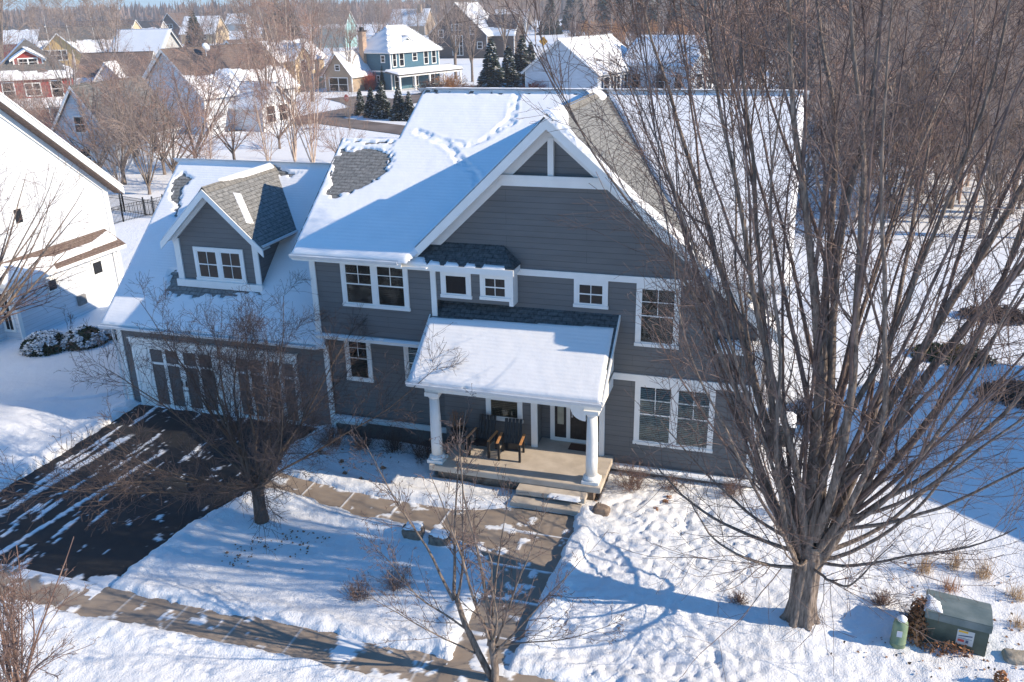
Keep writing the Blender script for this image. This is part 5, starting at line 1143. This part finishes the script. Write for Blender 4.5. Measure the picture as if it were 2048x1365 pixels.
# reddish shrubs and hedges by the houses
def bush_lines(seed, H_, n, spread, r=0.012):
    rng = np.random.default_rng(seed); mains = []
    for k in range(n):
        an = rng.random()*6.28; tl = math.radians(rng.uniform(3, spread)); d = np.array([math.sin(tl)*math.cos(an), math.sin(tl)*math.sin(an), math.cos(tl)])
        mains.append(limb(rng, (0.12*H_*rng.normal(), 0.12*H_*rng.normal(), -0.02), d, H_*rng.uniform(.6, 1.0), r, r*.4, 5, 0.08, 0.02))
    lv = []; ramify(rng, mains, [(4, 0.15*H_, 0.4*H_, 20, 50, 0.7, r*.4, 3, 0.1, 0.02, 0.2), (3, .06*H_, .16*H_, 25, 60, .8, r*.35, 2, 0.1, 0, 0.2)], lv)
    return mains+lv[0]+lv[1]
def bush(name, label, loc, seed, H_, n, spread, mat, r=0.012, group=None, cat='shrub', sx=1.0):
    V, F = tubes(bush_lines(seed, H_, n, spread, r), 3, 3, 1); V[:, 0] *= sx
    o = npmesh(name, V, F, mat, None, False, off=False); o.location = loc; tag(o, label, cat, group); return o
mrs = m_noisy('red dogwood stems', (0.3, 0.06, 0.05), (0.45, 0.14, 0.1), 2, 0.8, 0); mor = m_noisy('orange brown stems', (0.4, 0.2, 0.09), (0.55, 0.3, 0.14), 2, 0.8, 0)
bush('shrub', 'red-stemmed shrub in front of the blue house', g3(742,182), 1, 3.4, 60, 35, mrs, 0.03)
for k, (px, py, s, l) in enumerate([(780,178,1.8,'orange-brown shrub at the right corner of the blue house'),(815,172,1.8,'orange-brown shrub below the blue house porch'),(870,165,2.0,'orange-brown shrub at the far end of the blue house porch')]): bush('shrub', l, g3(px, py), 10+k, s, 50, 60, mor, 0.03)
for k, (px, py, s, l) in enumerate([(900,185,3.0,'greenish brown thicket left of the spruces'),(860,190,2.4,'brown thicket just above the left end of the main ridge'),(1075,198,2.6,'red-brown shrub at the left foot of the barn gable'),(940,196,2.2,'brown thicket between lane and spruces')]): bush('shrub', l, g3(px, py), 20+k, s, 90, 55, [mor, M['redtwig'], mrs, M['redtwig']][k], 0.03, sx=1.6)
for k, px in enumerate(range(1150, 1420, 30)):
    bush('shrub', 'orange-brown brush along the edge of the dark woods', g3(px, 92+rg.integers(-4, 4)), 40+k, 8, 70, 28, mor if k % 2 else M['redtwig'], 0.07, 'brush along the edge of the woods')

# ---- far woodland: one mass that nobody could count
def woodland():
    rng = np.random.default_rng(9); VS = []; FS = []; MI = []; b = 0; protos = []
    for s in range(6):
        pl = proto_lines(100+s, 14, 5, 30, 5, 3, 0.6, 0.2, 0.05, 0.012, 0.03, 0.05)
        V, F = tubes(pl[0]+pl[1], 3, 3, 1); protos.append((V, F))
    pts = []
    for _ in range(520): # across the picture, between the houses and the skyline
        px = rng.uniform(-60, 2110); py = 30-0.022*px+(26 if px < 1000 else 75)*rng.random()**1.3+9
        pts.append((px, py, rng.uniform(0.8, 1.5)))
    for _ in range(120):   # right-hand thicket
        px = rng.uniform(1400, 2110); py = rng.uniform(90, 330); pts.append((px, py, rng.uniform(0.7, 1.2)))
    for _ in range(55):
        px = rng.uniform(1590, 2110); py = rng.uniform(300, 450); pts.append((px, py, rng.uniform(0.4, 0.75)))
    for _ in range(60):
        px = rng.uniform(700, 1100); py = rng.uniform(35, 80); pts.append((px, py, rng.uniform(1.0, 1.4)))
    for px, py, s in pts:
        hy = 32-0.022*px
        if py < hy+9: py = hy+9
        x, y = G(px, py); V, F = protos[int(rng.integers(0, 6))]; a = rng.random()*6.28; c, n = math.cos(a)*s, math.sin(a)*s
        W = np.stack([V[:, 0]*c-V[:, 1]*n+x, V[:, 0]*n+V[:, 1]*c+y, V[:, 2]*s], -1); VS.append(W); FS.append(F+b); MI.append(np.full(len(F), int(rng.integers(0, 3)))); b += len(V)
    m3 = m_noisy('grey brown branches', (0.2, 0.155, 0.13), (0.34, 0.27, 0.225), 0.2, 0.9, 0)
    o = npmesh('woodland', np.concatenate(VS), np.concatenate(FS), [M['bgred'], M['bgtwig'], m3], None, False, np.concatenate(MI), off=False)
    o['kind'] = 'stuff'; tag(o, 'brown leafless woodland spreading behind the far houses', 'woodland')
woodland()
def canopy(name, label, px0, px1, pyn, pyf, hh, seed, mat, dark=False):
    """the closed canopy of the farthest woods: a bumpy volume of crowns"""
    rng = np.random.default_rng(seed); VS = []; FS = []; b = 0
    n = 5200
    for _ in range(n):
        px = rng.uniform(px0, px1); hy = 32-0.022*px; py = hy+rng.uniform(pyf, pyn); x, y = G(px, py); D = math.hypot(x, y)
        h = hh*rng.uniform(.75, 1.15); w_ = rng.uniform(1.8, 3.6)*(D/700)**0.5; k = 7
        a = rng.random(k)*6.28; r = w_*rng.random(k); z = h*(0.35+0.65*rng.random(k))
        cx = x+r*np.cos(a); cy = y+r*np.sin(a)
        for q in range(k):
            wq = w_*0.28; t = rng.normal(0, .5, 2)
            VS.append([(cx[q]-wq*.2, cy[q], 0), (cx[q]+wq*.2, cy[q], 0), (cx[q]+wq+t[0], cy[q]+t[1], z[q]*.8), (cx[q]+t[0], cy[q]+wq, z[q]), (cx[q]-wq+t[0], cy[q]-t[1], z[q]*.85)])
            FS.append((b, b+1, b+2, b+3)); FS.append((b, b+3, b+4, b)); b += 5
    V = np.array(VS).reshape(-1, 3); F = np.array(FS); F[1::2, 3] = F[1::2, 0]
    T3 = np.concatenate([F[0::2][:, [0, 1, 2]], F[0::2][:, [0, 2, 3]], F[1::2][:, :3]])
    o = npmesh(name, V, T3, mat, None, False, off=False); o['kind'] = 'stuff'; tag(o, label, 'woodland'); return o
mfar = m_noisy('far brown woods', (0.2, 0.14, 0.115), (0.36, 0.265, 0.225), 0.012, 0.95, 0)
canopy('distant_woods', 'band of bare reddish brown woods closing the horizon', -150, 2200, 34, 7, 21, 4, mfar)

# ------------------------------------------------------------------ planting around the house
def leafy(name, label, loc, seed, n, rad, hz, mat, size=0.05, parent=None, cat='shrub', z0=0.0, group=None):
    rng = np.random.default_rng(seed); p = rng.normal(0, 1, (n, 3)); p /= np.linalg.norm(p, axis=1)[:, None]; p *= (rng.random(n)**0.4)[:, None]
    p = p*np.array([rad[0], rad[1], hz]); p[:, 2] = np.abs(p[:, 2])+z0; a = rng.normal(0, 1, (n, 3)); a /= np.linalg.norm(a, axis=1)[:, None]; b_ = np.cross(a, rng.normal(0, 1, (n, 3))); b_ /= np.linalg.norm(b_, axis=1)[:, None]
    s = size*(0.6+0.8*rng.random(n))[:, None]; V = np.stack([p-a*s, p+b_*s*.5, p+a*s, p-b_*s*.5], 1).reshape(-1, 3); F = np.arange(n*4).reshape(-1, 4)
    o = npmesh(name, V, F, mat, parent, False, off=False)
    if parent is None: o.location = loc; tag(o, label, cat, group)
    return o
# snow-laden dark shrubs beside the white neighbour
for k, (x, y, r_, l) in enumerate([(-28.6,26.2,1.0,'dark evergreen shrub loaded with snow beside the white house, left of three'),(-27.5,27.1,.95,'dark evergreen shrub loaded with snow beside the white house, middle of three'),(-26.8,28.4,.75,'dark evergreen shrub with snow on top nearest the brown hydrangea')]):
    t = thing('evergreen_shrub', l, 'shrub', (x, y, 0.05), 0, None, local=True)
    leafy('foliage', '', None, 60+k, 2600, (r_, r_), 0.75*r_, M['needle'], 0.09, t)
    rng = np.random.default_rng(70+k); n = 5200; p = rng.normal(0, 1, (n, 3)); p /= np.linalg.norm(p, axis=1)[:, None]; p[:, 2] = np.abs(p[:, 2])
    keep = (fbm(p[:, 0]*3.2+k*5, p[:, 1]*3.2, 3, 12+k) > 0.47) & (p[:, 2] > 0.22); p = p[keep]*rng.uniform(.93, 1.06, (keep.sum(), 1))*np.array([r_, r_, .75*r_]); m_ = len(p)
    a = rng.normal(0, 1, (m_, 3)); a[:, 2] *= .3; a /= np.linalg.norm(a, axis=1)[:, None]; c = np.cross(a, rng.normal(0, .3, (m_, 3))+np.array([0, 0, 1])); q = rng.uniform(.03, .075, m_)[:, None]
    npmesh('snow', np.stack([p-a*q, p+c*q*.7, p+a*q, p-c*q*.7], 1).reshape(-1, 3), np.arange(m_*4).reshape(-1, 4), M['clump'], t, False, off=False)
bush('dry_plant', 'dead brown stalk poking up between the snowy shrubs', (-27.9,26.9,0), 81, 1.7, 4, 22, M['darktwig'], 0.012, cat='plant')
for k, (x, y, l) in enumerate([(-24.6,27.6,'brown dried hydrangea beside the left garage corner, nearer one'),(-25.6,29.2,'brown dried hydrangea behind the nearer one by the white house')]):
    t = thing('hydrangea_shrub', l, 'shrub', (x, y, 0), 0, None, local=True)
    V, F = tubes(bush_lines(90+k, 1.2, 40, 40, 0.008), 3, 3, 1); npmesh('stems', V, F, M['darktwig'], t, False, off=False)
    leafy('dried_blooms', '', None, 92+k, 700, (.9, .9), 1.0, m_noisy('brown dried blooms', (0.14,0.075,0.045), (0.26,0.15,0.09), 6, .9, 0), 0.09, t, z0=0.25)
# bare shrubs along the foundation and in the front bed
for k, (x, y, h, l) in enumerate([(-12.9,21.6,.95,'bare brown shrub under the left lower window, first from the garage'),(-11.9,21.7,1.05,'bare brown shrub under the left lower window, second from the garage'),(-10.8,21.7,.95,'bare brown shrub against the skirt, third from the garage'),(-9.8,21.6,.9,'bare brown shrub beside the left porch column'),
                                  (-3.3,21.5,.95,'bare tan shrub right of the porch steps, against the wall'),(-2.3,21.7,.6,'low bare shrub under the large lower window'),(-0.6,21.8,.7,'thin red-stemmed shrub at the right house corner'),(0.9,21.2,.8,'thin red-stemmed shrub just behind the maple trunk'),
                                  (-8.0,15.5,.75,'twiggy purple barberry in the snow left of the young tree'),(-8.7,14.95,.6,'smaller twiggy barberry nearer the sidewalk'),(-0.15,17.2,.35,'dry twigs in the snow at the left of the maple trunk'),(3.0,18.0,.5,'dry wispy plant right of the maple trunk')]):
    bush('shrub', l, (x, y, 0.0), 120+k, h, 70 if k < 5 else 45, 58, [M['darktwig'], M['redtwig'], M['redtwig']][0 if k < 4 else 1], 0.0075)
for k, (x, y, l) in enumerate([(4.75,19.9,'tallest tuft of dry straw grass right of the maple'),(5.35,19.7,'dry straw tuft just right of the tallest tuft'),(4.05,19.55,'dry straw tuft left of the tallest tuft'),(5.9,19.0,'small dry straw tuft at the right edge above the green cabinet'),(4.5,18.9,'low reddish dry tuft above the green cabinet'),(5.75,17.9,'dry straw tuft behind the right corner of the green cabinet')]):
    rng = np.random.default_rng(150+k); L = []
    for _ in range(90):
        a = rng.random()*6.28; tl = rng.uniform(0, .5); d = (math.sin(tl)*math.cos(a), math.sin(tl)*math.sin(a), math.cos(tl)); L.append(limb(rng, (rng.normal(0, .09), rng.normal(0, .09), 0), d, rng.uniform(.25, .62)*(0.7 if k > 2 else 1), 0.005, 0.002, 4, 0.08, -0.02))
    V, F = tubes(L, 3, 3, 1); o = npmesh('grass_tuft', V, F, M['drygrass'] if k != 4 else M['dryleaf'], None, False, off=False); o.location = (x, y, 0.08); tag(o, l, 'grass tuft')
# fallen leaves and stalks poking through the snow: nobody could count them
rng = np.random.default_rng(200); n = 900; zone = rng.integers(0, 3, n)
px = np.where(zone == 0, rng.uniform(1, 7, n), np.where(zone == 1, rng.uniform(-12.8, -9.5, n), rng.uniform(-13, -3, n))); py = np.where(zone == 0, rng.uniform(15.6, 20, n), np.where(zone == 1, rng.uniform(15.2, 17.0, n), rng.uniform(20.3, 21.6, n)))
cl = fbm(px*0.9, py*0.9, 3, 15) > 0.47; px = px[cl]; py = py[cl]; n = len(px); pz = ground_h(px, py)+0.015; a = rng.random(n)*6.28; s = rng.uniform(.02, .05, n)
c, d = np.cos(a)*s, np.sin(a)*s; V = np.stack([np.stack([px-c, py-d, pz], -1), np.stack([px+d*.6, py-c*.6, pz+s*.7], -1), np.stack([px+c, py+d, pz+.01], -1), np.stack([px-d*.6, py+c*.6, pz], -1)], 1).reshape(-1, 3)
o = npmesh('leaf_litter', V, np.arange(n*4).reshape(-1, 4), m_noisy('dead leaves', (0.16,0.085,0.05), (0.34,0.2,0.13), 12, .9, 0), None, False, off=False); o['kind'] = 'stuff'; tag(o, 'scattered dead leaves and twigs lying on the snow', 'leaves')
for k, (px_, py_) in enumerate([(690,948),(683,925),(766,938),(722,960),(1338,997),(1331,1005),(1312,1021),(640,905)]):
    x, y = G(px_, py_, .12); leafy('dried_flower_head', ['','brown dried flower head on the snow between the garage and the porch','brown dried flower head on the snow right of the porch steps'][1 if px_ < 1000 else 2], (x, y, 0.12), 220+k, 60, (.09, .09), .09, M['dryleaf'], .03, None, 'flower head', 0, ['flower heads on the snow left of the porch','flower heads on the snow right of the steps'][0 if px_ < 1000 else 1])

# ------------------------------------------------------------------ green cabinet, pedestal, stones
gm = NT('faded green enamel'); v = gm.geo(); gcol = gm.ramp(gm.noise(v, 4, 5), [(0.3, (0.05,0.072,0.056)), (0.7, (0.09,0.118,0.095))]); M['green'] = gm.done(gcol, 0.45, gm.bump(gm.noise(v, 30, 2), .08, .01))
gm = NT('pale green plastic'); v = gm.geo(); gcol = gm.ramp(gm.noise(v, 5, 5), [(0.3, (0.17,0.24,0.15)), (0.7, (0.26,0.34,0.22))]); M['pgreen'] = gm.done(gcol, 0.5, gm.bump(gm.noise(v, 30, 2), .1, .01))
bxx = thing('utility_cabinet', 'dark green electrical cabinet with a warning label, brown vine on its left', 'utility box', (4.35, 17.25, 0.0), math.radians(-9), None, local=True)
b = MB(); b.prism([(-0.5,-0.1),(0.5,-0.1),(0.5,0.72),(0.1,0.86),(-0.5,0.90)][::1], -0.60, 0.60, 'x'); b.build('body', M['green'], bxx, bevel=0.02)
b = MB(); b.prism([(-0.53,0.74),(0.53,0.70),(0.53,0.76),(0.1,0.905),(-0.53,0.93)], -0.63, 0.63, 'x'); lid = b.build('lid', m_noisy('green lid with frost and painted sheen', (0.09,0.13,0.13), (0.2,0.24,0.235), 3, .4, .1, 20, .01), bxx, bevel=0.015)  # frost and the bluish wet sheen are both painted into the lid colour
lb = MB(); lb.box(0.02,0.34,-0.508,-0.503,0.30,0.66); lab = lb.build('warning_label', m_noisy('white sticker', (0.5,0.52,0.52), (0.6,0.62,0.6), 8, .5, 0), bxx)
q = MB(); q.box(0.04,0.22,-0.511,-0.508,0.60,0.645); q.build('orange_band', m_noisy('orange print', (0.75,0.42,0.03), (0.8,0.47,0.05), 5, .5, 0), lab)
q = MB(); q.box(0.05,0.17,-0.511,-0.508,0.37,0.43); q.build('red_band', m_noisy('red print', (0.6,0.08,0.06), (0.66,0.12,0.09), 5, .5, 0), lab)
q = MB(); q.prism([(0.05,0.50),(0.31,0.53),(0.31,0.56),(0.05,0.52)], -0.511, -0.508); q.box(0.05,0.31,-0.511,-0.508,0.455,0.463); q.box(0.20,0.25,-0.511,-0.508,0.36,0.43); q.build('dark_print', m_noisy('blue grey print', (0.06,0.09,0.16), (0.09,0.12,0.2), 5, .5, 0), lab)
snow_layer('snow_patch', [(-0.62,-0.42),(-0.30,-0.48),(-0.38,-0.1),(-0.6,0.1)], (0,0,0.915), (1,0,0), (0,1,0), 0.06, M['clump'], bxx, 0.03)
vn = thing('vine', 'copper-leaved dead vine clambering up the left side of the green cabinet', 'vine', (3.62, 17.15, 0.0), math.radians(-9), None, local=True)
V, F = tubes(bush_lines(301, 1.0, 40, 32, 0.007), 3, 3, 1); npmesh('stems', V, F, M['darktwig'], vn, False, off=False)
leafy('leaves', '', None, 302, 1500, (.26, .55), .98, M['dryleaf'], .05, vn)
leafy('vine', 'low run of copper leaves along the front foot of the green cabinet', (4.15, 16.6, 0.1), 303, 260, (.55, .12), .35, M['dryleaf'], .04, cat='vine')
leafy('dry_plant', 'small clump of orange leaves in front of the green cabinet, lower right', (5.0, 15.9, 0.1), 304, 160, (.16, .12), .45, M['dryleaf'], .045, cat='plant')
pd = thing('utility_pedestal', 'pale green round cable pedestal with a snow cap, left of the green cabinet', 'utility post', (3.18, 16.62, 0.0), 0, None, local=True)
b = MB(); b.tube([(0,0,-.05),(0,0,.2),(0,0,.205),(0,0,.21),(0,0,.62),(0,0,.7),(0,0,.76)], [.155,.155,.163,.155,.150,.135,.085], 28); b.build('body', M['pgreen'], pd, True)
b = MB(); b.prism([(-0.075,0.42),(0.03,0.42),(0.03,0.56),(-0.075,0.56)], -0.163, -0.15); b.build('label_plate', m_noisy('white sticker 2', (0.62,0.63,0.68), (0.7,0.7,0.74), 8, .5, 0), pd)
b = MB(); b.tube([(0,0,.74),(0.01,0,.79),(0,0,.83),(0,0,.845)], [.10,.10,.06,.01], 16); b.build('snow_cap', M['clump'], pd, True)
def rock(name, label, loc, dims, seed, mat, cat='stone', snow=False, group=None):
    bm = bmesh.new(); bmesh.ops.create_icosphere(bm, subdivisions=4, radius=1); vs = np.array([v.co[:] for v in bm.verts]); fs = np.array([[v.index for v in f.verts] for f in bm.faces]); bm.free()
    vs = np.sign(vs)*np.abs(vs)**0.5; k = 0.8+0.4*fbm(vs[:, 0]*2+seed, vs[:, 1]*2+vs[:, 2]*1.7, 4, seed); vs = vs*k[:, None]*np.array(dims)
    t = thing(name, label, cat, loc, 0, group, local=True); npmesh('body', vs, fs, mat, t, True, off=False)
    if snow:
        s = vs.copy(); s = s*np.array([1.0, 1.0, 1.0]); s[:, 2] = np.maximum(s[:, 2], dims[2]*0.55)+0.04; s[:, :2] *= 0.93; npmesh('snow_cap', s, fs, M['clump'], t, True, off=False)
rock('boulder', 'brown boulder capped with snow beside the walk, left of two', (-8.35,17.5,0.30), (.28,.2,.24), 3, M['stone'], snow=True); rock('boulder', 'brown boulder capped with snow beside the walk, right of two', (-7.6,17.42,0.26), (.28,.2,.22), 5, M['stone'], snow=True)
rock('boulder', 'rounded brown stone at the right foot of the porch steps', (-3.95,20.0,0.1), (.24,.2,.2), 7, M['stone']); rock('boulder', 'tan stone at the right edge in front of the green cabinet', (5.55,16.75,0.1), (.34,.22,.18), 8, m_noisy('tan stone', (0.32,0.27,0.2), (0.48,0.42,0.34), 5, .9, .6, 14, .03))

# ------------------------------------------------------------------ porch furniture
def chair(label, loc, rz):
    t = thing('armchair', label, 'chair', loc, rz, None, local=True)
    b = MB()
    for k in range(6): b.box(-0.27, 0.27, -0.30+k*0.095, -0.225+k*0.095, 0.36-k*0.012, 0.38-k*0.012)
    b.build('seat', M['black'], t)
    b = MB()
    for k in range(5): x = -0.26+k*0.108; b.prism([(0.22,0.30),(0.25,0.30),(0.50,1.0),(0.47,1.0)], x, x+0.09, 'x')
    b.prism([(0.30,0.45),(0.33,0.45),(0.35,0.52),(0.32,0.52)], -0.27, 0.27, 'x'); b.build('backrest', M['black'], t)
    for s in (-1, 1):
        b = MB(); b.box(s*0.34-0.038, s*0.34+0.038, -0.36, 0.34, 0.58, 0.605); b.build('armrest', M['wood'], t, bevel=0.006)
        b = MB(); b.box(s*0.31-0.03, s*0.31+0.03, -0.33, -0.24, 0, 0.58); b.build('leg', M['black'], t)
        b = MB(); b.prism([(0.28,0),(0.36,0),(0.36,0.58),(0.28,0.58)], s*0.31-0.03, s*0.31+0.03, 'x'); b.build('leg', M['black'], t)
    return t
chair('dark porch armchair with orange cedar arms, nearest the front door', (-6.95, 21.5, 0.6), math.radians(6)); chair('dark porch armchair beside the first, under the window', (-7.85, 21.55, 0.6), math.radians(-4))
t = thing('side_table', 'low dark slatted table at the left end of the porch', 'table', (-8.62, 21.35, 0.6), 0, None, local=True)
b = MB()
for k in range(6): b.box(-0.25, 0.25, -0.25+k*0.085, -0.185+k*0.085, 0.40, 0.42)
b.build('tabletop', M['black'], t)
for sx in (-1, 1):
    for sy_ in (-1, 1): MB().box(sx*.22-.02, sx*.22+.02, sy_*.21-.02, sy_*.21+.02, 0, .4).build('leg', M['black'], t)
pt = thing('planter', 'round black planter with dead stalks behind the left porch column', 'planter', (-8.75, 21.95, 0.6), 0, None, local=True)
MB().tube([(0,0,0),(0,0,.4),(0,0,.45),(0,0,.42)], [.16,.24,.25,.2], 20).build('pot', M['black'], pt, True)
V, F = tubes(bush_lines(310, .7, 20, 30, .006), 3, 3, 1); V[:, 2] += .4; npmesh('stalks', V, F, M['dryleaf'], pt, False, off=False)
o = MB().box(-5.45,-4.65,22.35,22.75,0.604,0.618).build('door_mat', M['mat'], None, bevel=0.004); tag(o, 'dark brown mat lying before the front door', 'door mat')
gl = thing('air_conditioner', 'dark boxy air conditioner with snow on top at the right wall of the house', 'air conditioner', (0.55, 25.6, 0), 0, None, local=True)
b = MB(); b.box(-.42,.42,-.42,.42,0,.85); b.build('body', m_noisy('dark metal cabinet', (0.05,0.06,0.065), (0.09,0.1,0.105), 6, .5, .1), gl, bevel=0.03)
b = MB()
for k in range(9): b.box(-.40,.40,-.432,-.42,.08+k*.085,.12+k*.085)
b.build('grille', M['iron'], gl); snow_layer('snow_cap', [(-.4,-.4),(.4,-.4),(.4,.4),(-.4,.4)], (0,0,.85), (1,0,0), (0,1,0), .1, M['clump'], gl, .06)
bush('shrub', 'dark bare shrub behind the air conditioner at the right of the house', (1.2, 27.0, 0), 320, 1.3, 60, 50, M['darktwig'], 0.01)
for k, (px_, py_, l) in enumerate([(1900,720,'dark juniper mound in the snow behind the lowest right maple limbs'),(1990,640,'dark brown mound of brush at the upper right lawn'),(2045,800,'dark bushy shrub cut by the right edge of the lawn')]):
    x, y = G(px_, py_); t = thing('juniper_shrub', l, 'shrub', (x, y, 0), 0, None, local=True); leafy('foliage', '', None, 330+k, 2200, (1.6, 1.0), .6, M['darktwig'] if k else M['needle'], .09, t); V, F = tubes(bush_lines(333+k, 1.0, 40, 75, .008), 3, 3, 1); npmesh('stems', V, F, M['drygrass'], t, False, off=False)

# ------------------------------------------------------------------ the cold air
hb = MB().box(-2520, 2520, -1320, 2520, -2, 48).build('haze', None); hb['kind'] = 'stuff'; tag(hb, 'pale winter haze softening the far houses and woods', 'haze')
hm = bpy.data.materials.new('winter haze'); hm.use_nodes = True; hn = hm.node_tree.nodes; hn.clear()
ho = hn.new('ShaderNodeOutputMaterial'); hv = hn.new('ShaderNodeVolumePrincipled'); hv.inputs['Color'].default_value = (0.86, 0.91, 1.0, 1); hv.inputs['Density'].default_value = 0.0004; hv.inputs['Anisotropy'].default_value = 0.0
hm.node_tree.links.new(hv.outputs[0], ho.inputs['Volume']); hb.data.materials.append(hm)
